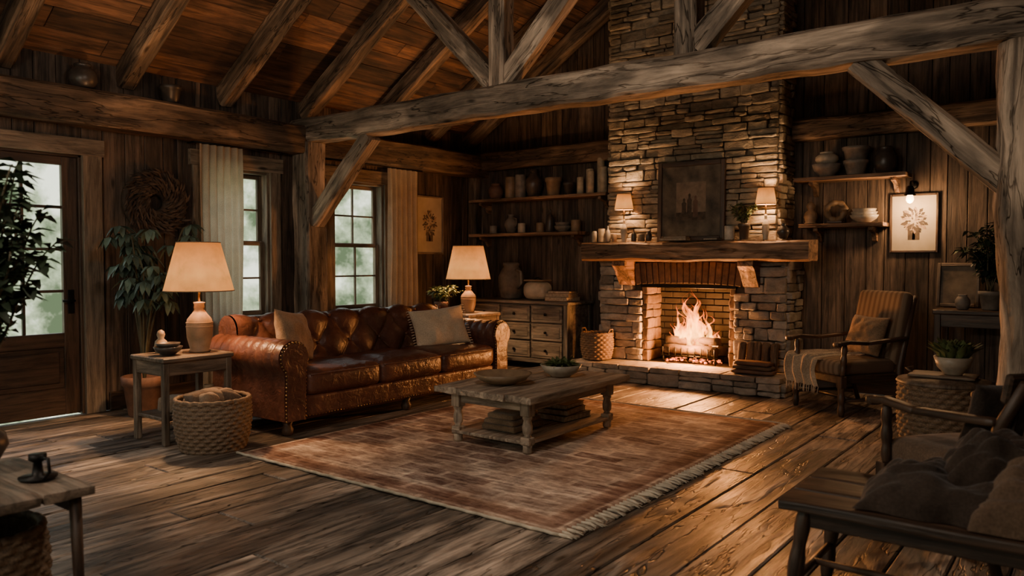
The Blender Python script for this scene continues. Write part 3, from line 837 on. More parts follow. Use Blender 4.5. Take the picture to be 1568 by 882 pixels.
# ---------------------------------------------------------------- rug
RX0,RX1,RY0,RY1=-4.63,-2.02,3.02,6.20
mb=MB()
def rf(u,v):
    x=RX0+(RX1-RX0)*u;y=RY0+(RY1-RY0)*v
    e=min(u,1-u,v*1.2,(1-v)*1.2)
    ed=.012*noise.noise(V((x*3,y*3,0)))*(1 if e<.01 else 0)
    return (x+ed,y+ed,.016+.004*noise.noise(V((x*2.5,y*2.5,3)))-(0.011 if e<.005 else 0))
sheet(mb,70,84,rf,'rug',gfn=lambda u,v:V(((u-.5)*2.61,(v-.5)*3.18,0)),rfn=lambda u,v:min(u,1-u,v*1.22,(1-v)*1.22)*2)
y=RY0
while y<RY1:
    p=V((RX1-.01,y,.014)); q=p+V((R(.03,.045),R(-.01,.01),.0));e=q+V((R(.04,.065),R(-.02,.02),-.006))
    tube(mb,[p,q,e],[.007,.010,.005],'fringe',6)
    for s in(-1,0,1): tube(mb,[q,e+V((R(-.005,.015),s*.014,-.002))],[.005,.003],'fringe',4)
    y+=.042
tube(mb,[(RX0+(RX1-RX0)*t/60,RY0+.004*math.sin(t*2.1),.013) for t in range(61)],.009,'fringe',6)
tube(mb,[(RX0+(RX1-RX0)*t/60,RY1,.012) for t in range(61)],.008,'fringe',6)
mb.build('area_rug')
# ---------------------------------------------------------------- lamps
def light(name,loc,e,col,rad,parent=None):
    l=bpy.data.lights.new(name,'POINT');l.energy=e;l.color=col;l.shadow_soft_size=rad
    o=bpy.data.objects.new(name,l);o.location=loc;scene.collection.objects.link(o)
    if parent:
        o.parent=parent;o.location=V(loc)-parent.location
    return o
WARM=(1,.56,.26)
def lamp(name,x,y,z,hb,br,s0,s1,zs0,zs1,e,m='tan'):
    mb=MB()
    lathe(mb,[(br*.75,0),(br*.8,.01),(br*.72,.02),(br*.95,hb*.3),(br,hb*.52),(br*.92,hb*.66),(br*.5,hb*.80),(br*.34,hb*.86),(br*.42,hb*.9),(br*.36,hb*.95),(br*.45,hb),(.012,hb+.005)],(x,y,z),m,28)
    for q in (.5,.58): lathe(mb,[(br*1.0,hb*q),(br*1.03,hb*q+.005),(br*.99,hb*q+.01)],(x,y,z),m,28,capb=False,capt=False)
    tube(mb,[(x,y,z+hb),(x,y,zs0+.06)],.008,'brass',8)
    k=8
    pr=[(s0+(s1-s0)*i/k,zs0+(zs1-zs0)*i/k) for i in range(k+1)]
    lathe(mb,pr,(x,y,0),'shade',40,capb=False,capt=False,rr=[i/k for i in range(k+1)])
    for q,zz in((s0,zs0),(s1,zs1)):
        tube(mb,[(x+q*math.cos(a*PI/16),y+q*math.sin(a*PI/16),zz) for a in range(33)],.004,'toy',5)
    lathe(mb,[(.012,0),(.028*s0/.25,.03),(.03*s0/.25,.055),(.0005,.085)],(x,y,zs0+.05),'bulb',12)
    for a in range(3): tube(mb,[(x,y,zs1-.01),(x+s1*math.cos(a*2.09),y+s1*math.sin(a*2.09),zs1-.005)],.002,'brass',4)
    o=mb.build(name)
    light('lamp_glow',(x,y,zs0+(zs1-zs0)*.5),e,WARM,.06,o)
lamp('table_lamp',-5.40,3.22,.622,.37,.095,.25,.155,1.08,1.44,72)
lamp('table_lamp',-5.69,6.66,.722,.30,.085,.25,.17,1.10,1.47,66)
lamp('mantel_lamp',-4.25,7.62,1.512,.24,.035,.105,.075,1.87,2.04,32,'cream')
lamp('mantel_lamp',-2.67,7.62,1.512,.24,.035,.10,.075,1.86,2.02,32,'cream')
def endtable(name,x0,x1,y0,y1,h,mat='midwood'):
    mb=MB();bx(mb,x0,x1,y0,y1,h-.035,h,mat,.008)
    i=.035
    for x in(x0+i,x1-i):
        for y in(y0+i,y1-i): bx(mb,x-.022,x+.022,y-.022,y+.022,0,h-.035,mat,.005)
    bx(mb,x0+i,x1-i,y0+.02,y0+.04,h-.13,h-.035,mat);bx(mb,x0+i,x1-i,y1-.04,y1-.02,h-.13,h-.035,mat)
    bx(mb,x0+.02,x0+.04,y0+i,y1-i,h-.13,h-.035,mat);bx(mb,x1-.04,x1-.02,y0+i,y1-i,h-.13,h-.035,mat)
    bx(mb,x0+.025,x1-.025,y0+.025,y1-.025,.17,.195,mat)
    return mb.build(name)
endtable('end_table',-5.66,-5.20,2.82,3.38,.62)
endtable('end_table',-6.15,-5.45,6.38,6.95,.72)
# ---------------------------------------------------------------- pottery
PR={
'jar':[(.6,0),(.8,.05),(1,.35),(.97,.62),(.7,.82),(.55,.88),(.62,.94),(.6,1)],
'vase':[(.45,0),(.6,.05),(1,.42),(.9,.62),(.45,.82),(.38,.9),(.5,1)],
'pot':[(.7,0),(.75,.04),(.95,.75),(1.05,.78),(1.08,.98),(1.0,1)],
'cyl':[(.95,0),(1,.03),(1,.95),(.93,1)],
'bottle':[(.9,0),(1,.05),(1,.55),(.75,.7),(.3,.8),(.28,.95),(.36,1)],
'bowl':[(.45,0),(.5,.08),(.85,.5),(1,1)],
'fig':[(.9,0),(.7,.08),(.95,.3),(.8,.5),(.4,.62),(.6,.78),(.45,.93),(.1,1)]}
def pot(name,kind,x,y,z,r,h,m,mb0=None,handle=False):
    mb=mb0 or MB();p=[(a*r,b*h) for a,b in PR[kind]]
    if kind!='fig':
        t=min(.01,r*.2);top=p[-1][0]; p+=[(top-t,h),(top-t*1.2,h*.85),(0.0005,h*.8)]
    lathe(mb,p,(x,y,z),m,24,capt=False)
    if handle: tube(mb,[(x+r*.75,y-r*.4,z+h*.8),(x+r*1.35,y-r*.6,z+h*.75),(x+r*1.4,y-r*.6,z+h*.45),(x+r*.9,y-r*.4,z+h*.3)],r*.09,m,8)
    if mb0 is None: return mb.build(name)
def candle(x,y,z,r,h):
    mb=MB();lathe(mb,[(r,0),(r,h-.01),(r*.9,h),(r*.6,h-.006),(.0005,h-.008)],(x,y,z),'wax',18,capt=False);tube(mb,[(x,y,z+h-.01),(x,y,z+h+.015)],.002,'iron',5);return mb.build('pillar_candle')
def shelf(x0,x1,z,name='wall_shelf'):
    mb=MB();rbox(mb,((x0+x1)/2,YB-.14,z-.02),(x1-x0,.28,.04),.006,'mantel',6,jit=.004,smooth=False)
    for x in(x0+.15,x1-.12):
        prism(mb,[(YB,z-.04),(YB-.22,z-.04),(YB-.22,z-.07),(YB-.1,z-.1),(YB-.05,z-.17),(YB,z-.18)],x-.02,x+.02,'mantel',X=Matrix(((0,1,0,0),(1,0,0,0),(0,0,1,0),(0,0,0,1))))
    return mb.build(name)
shelf(-6.76,-4.66,2.11);shelf(-6.76,-5.04,1.66);shelf(-2.50,-1.48,2.13);shelf(-2.45,-1.67,1.67)
Y=8.03
def zz(z): return z+.003
z=zz(2.11)
pot('lidded_jar','jar',-6.38,Y,z,.10,.20,'clay');pot('ceramic_canister','cyl',-6.14,Y,z,.07,.27,'tan');pot('ceramic_canister','cyl',-5.98,Y,z,.07,.29,'grey')
pot('clay_vase','vase',-5.77,Y+.0,z,.12,.34,'darkcer');pot('clay_pot','pot',-5.47,Y,z,.10,.22,'tan');pot('clay_pot','pot',-5.24,Y,z,.07,.15,'darkcer')
for (x,h,r,yy) in((-5.06,.20,.04,Y-.03),(-4.98,.30,.045,Y+.06),(-4.90,.26,.04,Y-.05),(-4.82,.42,.045,Y+.05),(-4.73,.30,.045,Y-.04)): candle(x,yy,z,r,h)
z=zz(1.66)
pot('ceramic_pitcher','vase',-6.13,Y,z,.09,.24,'grey',handle=True);pot('ceramic_cup','cyl',-5.94,Y-.03,z,.05,.12,'cream');pot('ceramic_cup','cyl',-6.4,Y-.03,z,.05,.10,'grey')
pot('glass_bottle','bottle',-5.52,Y,z,.05,.28,'darkcer');pot('ceramic_cup','cyl',-5.67,Y,z,.05,.12,'tan');pot('ceramic_canister','cyl',-5.14,Y,z,.06,.14,'tan')
mb=MB();pot('x','bowl',-5.33,Y,z,.11,.07,'grey',mb);pot('x','bowl',-5.33,Y,z+.045,.10,.07,'grey',mb);mb.build('stacked_bowls')
z=zz(2.13)
mb=MB();pot('x','bowl',-2.21,Y,z,.14,.12,'grey',mb);pot('x','jar',-2.21,Y,z+.12,.11,.12,'cream',mb);mb.build('stacked_bowls')
mb=MB();pot('x','pot',-1.94,Y,z,.11,.14,'grey',mb);pot('x','pot',-1.94,Y,z+.12,.12,.15,'grey',mb);mb.build('stacked_pots')
pot('clay_jar','jar',-1.68,Y,z,.10,.25,'darkcer')
z=zz(1.67)
pot('ceramic_figurine','fig',-2.36,Y,z,.07,.22,'tan')
mb=MB();tube(mb,[(-2.12+.085*math.cos(a*PI/12),Y+.03*math.sin(a*.5),z+.115+.085*math.sin(a*PI/12)) for a in range(25)],[.028+.006*math.sin(a*2) for a in range(25)],'tan',10);bx(mb,-2.19,-2.05,Y-.05,Y+.05,z,z+.02,'darkwood');mb.build('ring_sculpture')
mb=MB()
for k in range(3): pot('x','bowl',-1.86,Y,z+.03*k,.13-.01*k,.07,'cream',mb)
mb.build('stacked_bowls')
z=1.516;Y=7.61
for (x,r,h,m,k) in((-4.64,.035,.11,'cream','cyl'),(-4.55,.04,.15,'wax','cyl'),(-4.47,.03,.18,'grey','bottle'),(-4.39,.03,.09,'tan','cyl')): pot('mantel_jar',k,x,Y+.04,z,r,h,m)
candle(-4.59,Y-.05,z,.025,.12)
for (x,r,h,m,k) in((-4.12,.03,.13,'darkcer','bottle'),(-4.03,.04,.08,'tan','cyl'),(-3.94,.035,.11,'darkcer','jar')): pot('small_jar',k,x,Y,z,r,h,m)
books('book_stack',-3.62,7.595,z,[(.30,.14,.025,'book2'),(.26,.12,.02,'book1')])
books('book_stack',-3.20,7.59,z,[(.16,.13,.02,'book3')])
pot('white_candle_jar','cyl',-3.03,Y-.01,z,.05,.14,'white');pot('dark_vase','vase',-2.49,7.60,z,.06,.15,'darkcer')
# pictures
def picture(name,XF,w,h,fr,fm,mat_w,art,inset=True,figs=False):
    mb=MB()
    for s in(-1,1):
        bx(mb,s*(w/2-fr/2)-fr/2,s*(w/2-fr/2)+fr/2,-.03,0,0,h,fm,.005,X=XF)
    bx(mb,-w/2+fr,w/2-fr,-.03,0,0,fr,fm,.005,X=XF);bx(mb,-w/2+fr,w/2-fr,-.03,0,h-fr,h,fm,.005,X=XF)
    bx(mb,-w/2+fr,w/2-fr,-.012,-.004,fr,h-fr,'paper' if mat_w else art,.0,X=XF)
    if mat_w:
        if art=='flower':
            for i in range(70):
                a=i*2.4;q=math.sqrt(i/70)
                p=V((math.cos(a)*q*w*.2,-.0135-.00002*i,h*.54+math.sin(a)*q*h*.18));d=V((math.cos(a+R(-.6,.6)),0,math.sin(a+R(-.6,.6))))
                s=V((-d.z,0,d.x));L=w*.10
                vs=[p,p+d*L*.5+s*L*.3,p+d*L,p+d*L*.5-s*L*.3];mb.add([XF@v for v in vs],[(0,1,2,3)],'ink' if i%3 else 'book2')
            bx(mb,-.012,.012,-.014,-.0125,h*.22,h*.45,'ink',0,X=XF);bx(mb,-w*.12,w*.12,-.014,-.0125,h*.22,h*.38,'ink',0,X=XF)
    if figs:
        bx(mb,-w*.22,w*.22,-.0128,-.012,h*.26,h*.74,'book2',0,X=XF)
        bx(mb,-w*.22,w*.22,-.0132,-.012,h*.26,h*.36,'ink',0,X=XF)
        for (cx,hh,m) in((-.10,.24,'ink'),(-.02,.30,'ink'),(.07,.27,'book1')):
            q=h*.30;H=hh*h
            pts=[(cx*w-.028,q),(cx*w+.028,q),(cx*w+.024,q+H*.55),(cx*w+.028,q+H*.72),(cx*w+.012,q+H*.80),(cx*w+.014,q+H*.95),(cx*w,q+H),(cx*w-.014,q+H*.95),(cx*w-.012,q+H*.80),(cx*w-.028,q+H*.72),(cx*w-.024,q+H*.55)]
            mb.add([XF@V((a,-.0142,b)) for a,b in pts],[list(range(len(pts)))],m)
    return mb.build(name)
XP=T(-3.51,7.735,1.516)@RX(-1.2)
picture('framed_painting',XP,.76,.84,.05,'darkwood',0,'glassp',figs=True)
XA=T(XW+.002,7.30,1.39)@RZ(90)
picture('framed_print',XA,.50,.74,.022,'midwood',.08,'flower')
XA2=T(-1.455,YB-.002,1.38)
picture('framed_botanical_print',XA2,.42,.56,.022,'darkwood',.08,'flower')
mb=MB();sx=-1.46
lathe(mb,[(.035,0),(.04,.01),(.02,.02)],(0,0,0),'iron',16,X=T(sx,YB-.0,2.02)@RX(90))
tube(mb,[(sx,YB-.01,2.02),(sx,YB-.10,2.05),(sx,YB-.17,2.04),(sx,YB-.19,1.99)],.008,'iron',8)
lathe(mb,[(.02,.0),(.035,-.02),(.04,-.07),(.055,-.09)],(sx,YB-.19,2.0),'iron',18,capt=False)
lathe(mb,[(.015,-.075),(.03,-.10),(.035,-.13),(.022,-.155),(.0005,-.165)],(sx,YB-.19,2.0),'bulb',14)
ob=mb.build('wall_sconce')
light('sconce_glow',(sx,YB-.24,1.80),20,WARM,.05,ob)
# wreath
mb=MB();wc=V((XW+.07,3.66,1.83))
for i in range(900):
    a=R(0,2*PI);q=R(.07,.27);p=wc+V((R(-.02,.05),math.cos(a)*q,math.sin(a)*q))
    d=V((R(.1,.5),math.cos(a+1.1+R(-.5,.5)),math.sin(a+1.1+R(-.5,.5))))
    leaf(mb,p,d,(1,0,0),R(.06,.10),.02,'twig')
for q in(.10,.16,.22,.27): tube(mb,[wc+V((-.01,math.cos(a*PI/16)*q,math.sin(a*PI/16)*q)) for a in range(33)],.03,'twig',8)
mb.build('dried_wreath')
# ---------------------------------------------------------------- dresser
mb=MB();x0,x1,y0,y1,h=-6.5,-4.98,7.60,8.15,.82
bx(mb,x0-.03,x1+.03,y0-.03,y1,h-.035,h,'greywood',.008)
bx(mb,x0,x0+.04,y0,y1-.01,.1,h-.035,'greywood');bx(mb,x1-.04,x1,y0,y1-.01,.1,h-.035,'greywood');bx(mb,x0,x1,y0+.02,y1-.01,.1,h-.04,'greywood')
for x in(x0+.025,x1-.025):
    for y in(y0+.025,y1-.05): bx(mb,x-.03,x+.03,y-.03,y+.03,0,h-.035,'greywood',.006)
for c in range(3):
    a=x0+.06+c*(x1-x0-.12)/3;b_=a+(x1-x0-.12)/3
    for r_ in range(3):
        za=.13+r_*.215;bx(mb,a+.01,b_-.01,y0-.008,y0+.02,za+.008,za+.205,'greywood',.006)
        bx(mb,a+.04,b_-.04,y0-.014,y0,za+.04,za+.172,'greywood',.01)
        lathe(mb,[(.008,0),(.008,.012),(.018,.02),(.014,.032),(.0005,.035)],(0,0,0),'iron',12,X=T((a+b_)/2,y0-.012,za+.106)@RX(90))
bx(mb,x0+.03,x1-.03,y0,y0+.02,.08,.13,'greywood')
mb.build('dresser')
z=.823
pot('stoneware_crock','jar',-6.0,7.86,z,.17,.46,'grey',handle=True)
mb=MB();rbox(mb,(-5.56,7.82,z+.115),(.36,.22,.22),.09,'cream',10,jit=.008);rbox(mb,(-5.56,7.82,z+.24),(.30,.19,.02),.01,'tan',6);tube(mb,[(-5.62,7.82,z+.25),(-5.56,7.82,z+.275),(-5.50,7.82,z+.25)],.009,'iron');mb.build('bread_crock')
books('book_stack',-5.20,7.82,z,[(.34,.26,.05,'book2'),(.32,.24,.04,'pagesm'),(.3,.2,.03,'book1')])
# ---------------------------------------------------------------- baskets
def basket(name,x,y,z,r0,r1,h,rows=12,st=36,fill=None,lid=False,handles=False):
    mb=MB();nu=st*4;nv=rows*4
    def f(u,v):
        a=u*2*PI;bul=r0+(r1-r0)*v+.02*math.sin(PI*v)
        row=int(min(v*rows,rows-.001));fr=v*rows-row
        q=bul+.008*math.sin(a*st/2+(PI if row%2 else 0))*math.sin(PI*fr)+.006*math.sin(PI*fr)
        return (x+q*math.cos(a),y+q*math.sin(a),z+.004+h*v)
    sheet(mb,nu,nv,f,'wicker',gfn=lambda u,v:V((u*4,v*h*3,r0*10)),rfn=lambda u,v:.1+.9*math.sin(PI*((v*rows)%1)))
    def fi(u,v):
        a=u*2*PI;q=(r0+(r1-r0)*v+.02*math.sin(PI*v))-.014;return (x+q*math.cos(a),y+q*math.sin(a),z+.004+h*v)
    sheet(mb,48,6,fi,'wicker')
    lathe(mb,[(.0005,.003),(r0,.0)],(x,y,z),'wicker',36,capt=False)
    for (zz_,rr_,t) in((h,r1,.016),(0.012,r0,.012)):
        n=72;pts=[(x+(rr_-.004)*math.cos(k*2*PI/n),y+(rr_-.004)*math.sin(k*2*PI/n),z+zz_+.003*math.sin(k*1.8)) for k in range(n+1)]
        tube(mb,pts,t,'wicker',8)
    if fill=='cloth':
        for k in range(7):
            a=k*.9;rbox(mb,(x+.11*math.cos(a)*(k>0),y+.11*math.sin(a)*(k>0),z+h-.02+R(0,.03)),(R(.13,.2),R(.1,.16),R(.09,.13)),.045,'brownfab' if k%2 else 'toy',8,jit=.04)
    if lid:
        lathe(mb,[(.0005,h+.045),(r1*.7,h+.045),(r1+.01,h+.03),(r1+.02,h+.012),(r1+.01,h)][::-1],(x,y,z),'midwood',40,capt=False)
    if handles:
        for s in(-1,1):
            tube(mb,[V((x+s*(r1-.01),y-.05,z+h-.02)),V((x+s*(r1+.01),y-.035,z+h+.05)),V((x+s*(r1+.01),y+.035,z+h+.05)),V((x+s*(r1-.01),y+.05,z+h-.02))],.01,'wicker',8)
    return mb.build(name)
basket('wicker_basket',-4.91,3.02,0,.21,.245,.35,13,40,'cloth')
basket('wicker_basket',-4.55,7.555,.199,.15,.17,.29,11,34,handles=True)
basket('wicker_basket_table',-.86,5.95,0,.24,.27,.47,14,44,None,True)
mb=MB()
for k in range(5):
    X=T(-2.93+.085*k,7.66,.197)@RX(-7)@RY(R(-5,5)); rbox(mb,(0,0,.15),(.07,.07,.30+R(-.03,.0)),.022,'logwood',5,X=X,jit=.01)
mb.build('firewood_bundle')
mb=MB()
for k in range(3): rbox(mb,(-2.73,7.50,.216+.042*k),(.42-.03*k,.14,.040),.016,'logwood' if k%2 else 'book1',5,jit=.006)
mb.build('firewood_stack')
pot('carved_wood_vase','fig',-5.55,3.00,.624,.05,.17,'tan')
mb=MB();pot('x','bowl',-5.38,2.96,.624,.10,.06,'darkcer',mb);pot('x','bowl',-5.38,2.96,.665,.085,.045,'darkcer',mb);mb.build('stacked_bowls')
mb=MB();rbox(mb,(-5.38,3.05,.255),(.26,.24,.10),.03,'toy',8,jit=.015);pot('x','jar',-5.32,3.24,.199,.06,.18,'tan',mb);mb.build('shelf_trinkets')
# plants
def branchplant(name,x,y,z,potm,pr,ph,stems,hgt,spread,lm,LL,LW,nl,droop=.3,kind='pot',seed=1,low=.25,ymax=None):
    random.seed(seed);mb=MB();pot('x',kind,x,y,z,pr,ph,potm,mb);lathe(mb,[(pr*(.85 if kind=='pot' else .35),ph*.83),(.0005,ph*.86)],(x,y,z),'soil',18)
    for s in range(stems):
        a=s*2*PI/stems+R(-.4,.4);sp=spread*R(.4,1.1);hh=hgt*R(.6,1.05)
        pts=[];p0=V((x+R(-.02,.02),y+R(-.02,.02),z+ph*.8))
        for k in range(9):
            t=k/8;q=p0+V((math.cos(a)*sp*t**1.5,math.sin(a)*sp*t**1.5,hh*(t-droop*t*t*t)))+noise.noise_vector(V((s,t*3,seed)))*.05*t
            if ymax: q.y=min(q.y,ymax)
            pts.append(q)
        tube(mb,pts,[.008*(1-.7*k/8)*max(1,hgt) for k in range(9)],'stem',6)
        for i in range(nl):
            t=low+(1-low)*(i+.5)/nl;k=min(7,int(t*8));p=pts[k].lerp(pts[k+1],t*8-k)
            an=R(0,2*PI);d=V((math.cos(an),math.sin(an),R(-.5,.5)));L_=LL*R(.7,1.2)
            if ymax and p.y+d.normalized().y*L_>ymax+.02: d.y=-abs(d.y)
            leaf(mb,p,d,(0,0,1),L_,LW*R(.8,1.2),lm)
    o=mb.build(name);random.seed(seed+99);return o
random.seed(3);mb=MB();px,py=-6.42,3.32
pot('x','pot',px,py,0,.17,.34,'clay',mb);lathe(mb,[(.15,.27),(.0005,.28)],(px,py,0),'soil',18)
for s in range(10):
    a=s*.68+R(-.3,.3);hh=R(.85,1.36);sp=R(.08,.36)
    pts=[V((px,py,.26))+V((math.cos(a)*sp*(k/8)**1.6,math.sin(a)*sp*(k/8)**1.6,hh*k/8)) for k in range(9)]
    pts=[V((max(p.x,-6.74),p.y,p.z)) for p in pts]
    tube(mb,pts,[.012-.0007*k for k in range(9)],'stem',6)
    for j in range(5):
        t=.62+.38*(j+1)/5;k=min(7,int(t*8));p=pts[k].lerp(pts[k+1],t*8-k)
        an=R(0,2*PI);d=V((math.cos(an),math.sin(an),.35)).normalized();pe=p+d*R(.08,.17)
        pe.x=max(pe.x,-6.74);tube(mb,[p,pe],.003,'stem',4)
        for q in range(8):
            b_=q*PI/4+R(-.2,.2);dd=V((math.cos(b_),math.sin(b_),-.25-R(0,.8)))
            L_=R(.11,.17)
            if pe.x+dd.normalized().x*L_<-6.84: continue
            leaf(mb,pe,dd,(0,0,1),L_,.055,'leafb')
mb.build('potted_tree')
branchplant('potted_fern',-6.0,6.55,.722,'clay',.075,.12,18,.30,.22,'leafg',.08,.035,14,.4,seed=5)
branchplant('potted_plant',-2.88,7.60,1.516,'darkcer',.055,.16,14,.34,.15,'leafg',.06,.035,14,.3,seed=8,ymax=7.70)
branchplant('potted_plant',-.78,7.8,.883,'grey',.09,.16,18,.78,.30,'leafd',.10,.05,24,.25,seed=11,ymax=8.1)
# foreground left
mb=MB();x0,x1,y0,y1,h=-3.55,-2.87,.78,1.30,.50
for k in range(3):
    w=(y1-y0)/3;rbox(mb,((x0+x1)/2,y0+w*(k+.5),h-.02),(x1-x0,w-.004,.04),.008,'midwood',5,jit=.006,smooth=False)
for x in(x0+.05,x1-.05):
    for y in(y0+.05,y1-.05):
        sx_=.03 if x>-3.2 else -.03; tube(mb,[(x+sx_,y,0),(x,y,h-.03)],[.016,.022],'darkwood',10)
bx(mb,x0+.05,x1-.05,y0+.04,y0+.06,h-.10,h-.04,'darkwood');bx(mb,x0+.05,x1-.05,y1-.06,y1-.04,h-.10,h-.04,'darkwood')
mb.build('side_table')
basket('wicker_basket',-3.2,1.04,0,.19,.20,.33,12,36)
mb=MB();c=V((-3.10,1.20,.504));lathe(mb,[(.06,0),(.065,.008),(.02,.012),(.014,.06),(.03,.07),(.03,.09)],c,'iron',18)
tube(mb,[c+V((.06,0,.008)),c+V((.10,0,.04)),c+V((.09,0,.085)),c+V((.03,0,.08))],.006,'iron',8);mb.build('iron_candle_holder')
branchplant('leafy_branches_vase',-3.40,1.10,.504,'darkcer',.11,.22,20,1.15,.40,'leafd',.085,.045,46,.12,'vase',seed=21,low=.45)
# right rear table & decor
mb=MB();x0,x1,y0,y1,h=-1.2,-.35,7.62,8.12,.88
bx(mb,x0,x1,y0,y1,h-.04,h,'darkwood',.008)
for x in(x0+.04,x1-.04):
    for y in(y0+.04,y1-.04): bx(mb,x-.025,x+.025,y-.025,y+.025,0,h-.04,'darkwood')
bx(mb,x0+.04,x1-.04,y0+.03,y0+.05,h-.15,h-.04,'darkwood');bx(mb,x0+.04,x1-.04,y0+.05,y1-.05,.2,.225,'darkwood')
mb.build('console_table')
picture('framed_print',T(-1.06,8.03,.885)@RX(-9),.34,.40,.03,'midwood',0,'glassp')
pot('ceramic_jar','jar',-.98,7.72,.883,.06,.13,'grey')
mb=MB();rbox(mb,(-.86,5.95,.528),(.40,.26,.02),.008,'midwood',5,X=None);tube(mb,[(-1.05,5.95,.53),(-1.09,5.95,.56),(-1.05,5.99,.565)],.008,'midwood');mb.build('serving_tray')
mb=bowl('p',(-.80,5.93,.541),.12,.12,'cream',.015); lathe(mb,[(.10,.1),(.0005,.105)],(-.80,5.93,.541),'soil',20)
for k in range(7):
    a=k*.9;succulent(mb,(-.80+.06*math.cos(a),5.93+.06*math.sin(a),.641),.02,14,.14,'leafg',(.9,1.5))
mb.build('potted_succulent')
# ---------------------------------------------------------------- chairs
def turned(mb,p0,p1,r,m):
    p0=V(p0);p1=V(p1);n=22;pts=[p0.lerp(p1,k/n) for k in range(n+1)]
    rd=[]
    for k in range(n+1):
        t=k/n; rd.append(r*(.72+.28*abs(math.sin(t*PI*3))+.12*math.sin(t*PI)) )
    return pts,rd
def chairX(X,name,wood_,seatm,backm,w=.66,d=.68,sh=.34,ah=.62,bh=1.03,slat=False):
    mb=MB()
    def tt(p0,p1,r):
        pts,rd=turned(mb,p0,p1,r,wood_);tube(mb,pts,rd,wood_,12,X=X)
    hw=w/2;hd=d/2
    for s in(-1,1):
        tt((s*(hw-.04),-hd+.04,0),(s*(hw-.04),-hd+.04,sh-.05),.028); bx(mb,s*(hw-.04)-.03,s*(hw-.04)+.03,-hd+.01,-hd+.07,sh-.1,sh,wood_,X=X)
        tt((s*(hw-.04),-hd+.05,sh),(s*(hw-.03),-hd+.06,ah-.02),.024)
        tube(mb,[(s*(hw-.05),hd+.05,0),(s*(hw-.05),hd-.03,sh*.6),(s*(hw-.05),hd-.03,sh+.05),(s*(hw-.05),hd+.03,ah),(s*(hw-.06),hd+.14,bh-.03)],[.02,.026,.028,.026,.022],wood_,10,X=X)
        pts=[(s*(hw-.02),-hd-.02,ah-.01),(s*(hw-.01),-hd+.08,ah+.005),(s*(hw-.02),-hd*.2,ah-.01),(s*(hw-.04),hd+.02,ah+.02)]
        for a in range(3):
            p=V(pts[a]);q=V(pts[a+1]);c=(p+q)/2
            rbox(mb,(0,0,0),(.065,(q-p).length+.03,.035),.015,wood_,5,X=X@T(*c)@Matrix.Rotation(math.atan2(q.x-p.x,q.y-p.y)*-1,4,'Z')@Matrix.Rotation(math.atan2(q.z-p.z,(q-p).length),4,'X'),ax=1)
        rbox(mb,(s*(hw-.02),-hd-.02,ah-.012),(.07,.06,.045),.02,wood_,5,X=X)
        tube(mb,[(s*(hw-.04),-hd+.04,.13),(s*(hw-.05),hd,.13)],.014,wood_,8,X=X)
    tube(mb,[(-(hw-.04),-hd+.2,.13),((hw-.04),-hd+.2,.13)],.014,wood_,8,X=X)
    bx(mb,-hw+.04,hw-.04,-hd+.02,hd-.02,sh-.07,sh-.0,wood_,.01,X=X)
    def dps(q):
        q=q.copy()
        if q.z>0:q.z+=.03*max(0,1-(q.x/(w*.45))**2)*max(0,1-(q.y/(d*.5))**2)
        return q
    rbox(mb,(0,-.02,sh+.055),(w-.10,d-.06,.12),.045,seatm,12,X=X,disp=dps,ax=0)
    XB=X@T(0,hd-.06,sh+.06)@RX(-13)
    if slat:
        for k in range(7):
            x=-hw+.10+(w-.2)*k/6;tube(mb,[(x,.04,-.05),(x,.05,bh-sh-.12)],.012,wood_,8,X=XB)
        bx(mb,-hw+.03,hw-.03,.02,.06,bh-sh-.16,bh-sh-.04,wood_,.015,X=XB)
    else:
        rbox(mb,(0,.0,(bh-sh)/2-.02),(w-.10,.11,bh-sh-.04),.045,backm,14,X=XB,ax=0)
    return mb.build(name)
XC=T(-1.80,7.22,0)@RZ(-35)
chairX(XC,'upholstered_armchair','darkwood','stripe','stripe')
pillow('throw_pillow',XC@T(.03,.12,.48)@RX(-20)@RZ(4),.40,.36,.15,'toy',9)
mb=MB()
def bl(u,v):
    x=-.33+.42*u+.02*math.sin(v*7);s=v
    if s<.55: y=.12-.48*(s/.55);z=.455+.02*math.sin(u*9+v*5)+.012*noise.noise(V((u*5,v*5,1)))
    else: y=-.37-.02*math.sin((s-.55)*6);z=.445-.24*((s-.55)/.45)
    return (x+.015*noise.noise(V((u*6,v*6,4))),y-.02*math.sin(u*22)*(s>.5),z+.016+.010*abs(math.sin(u*40)))
sheet(mb,80,30,bl,'throwf',X=XC)
for k in range(26):
    p=V(bl(k/25,1.0));tube(mb,[XC@p,XC@(p+V((R(-.01,.01),-.005,-.06)))],.004,'throwf',5)
mb.build('knit_throw')
XC2=T(-.42,4.05,0)@RZ(math.degrees(math.atan2(-.76,-.65)))
chairX(XC2,'wooden_armchair','darkwood','brownfab','brownfab',w=.64,d=.66,sh=.34,ah=.64,bh=.86,slat=True)
pillow('throw_pillow',XC2@T(0.02,.08,.465)@RX(-20),.42,.34,.14,'darkfab',12)
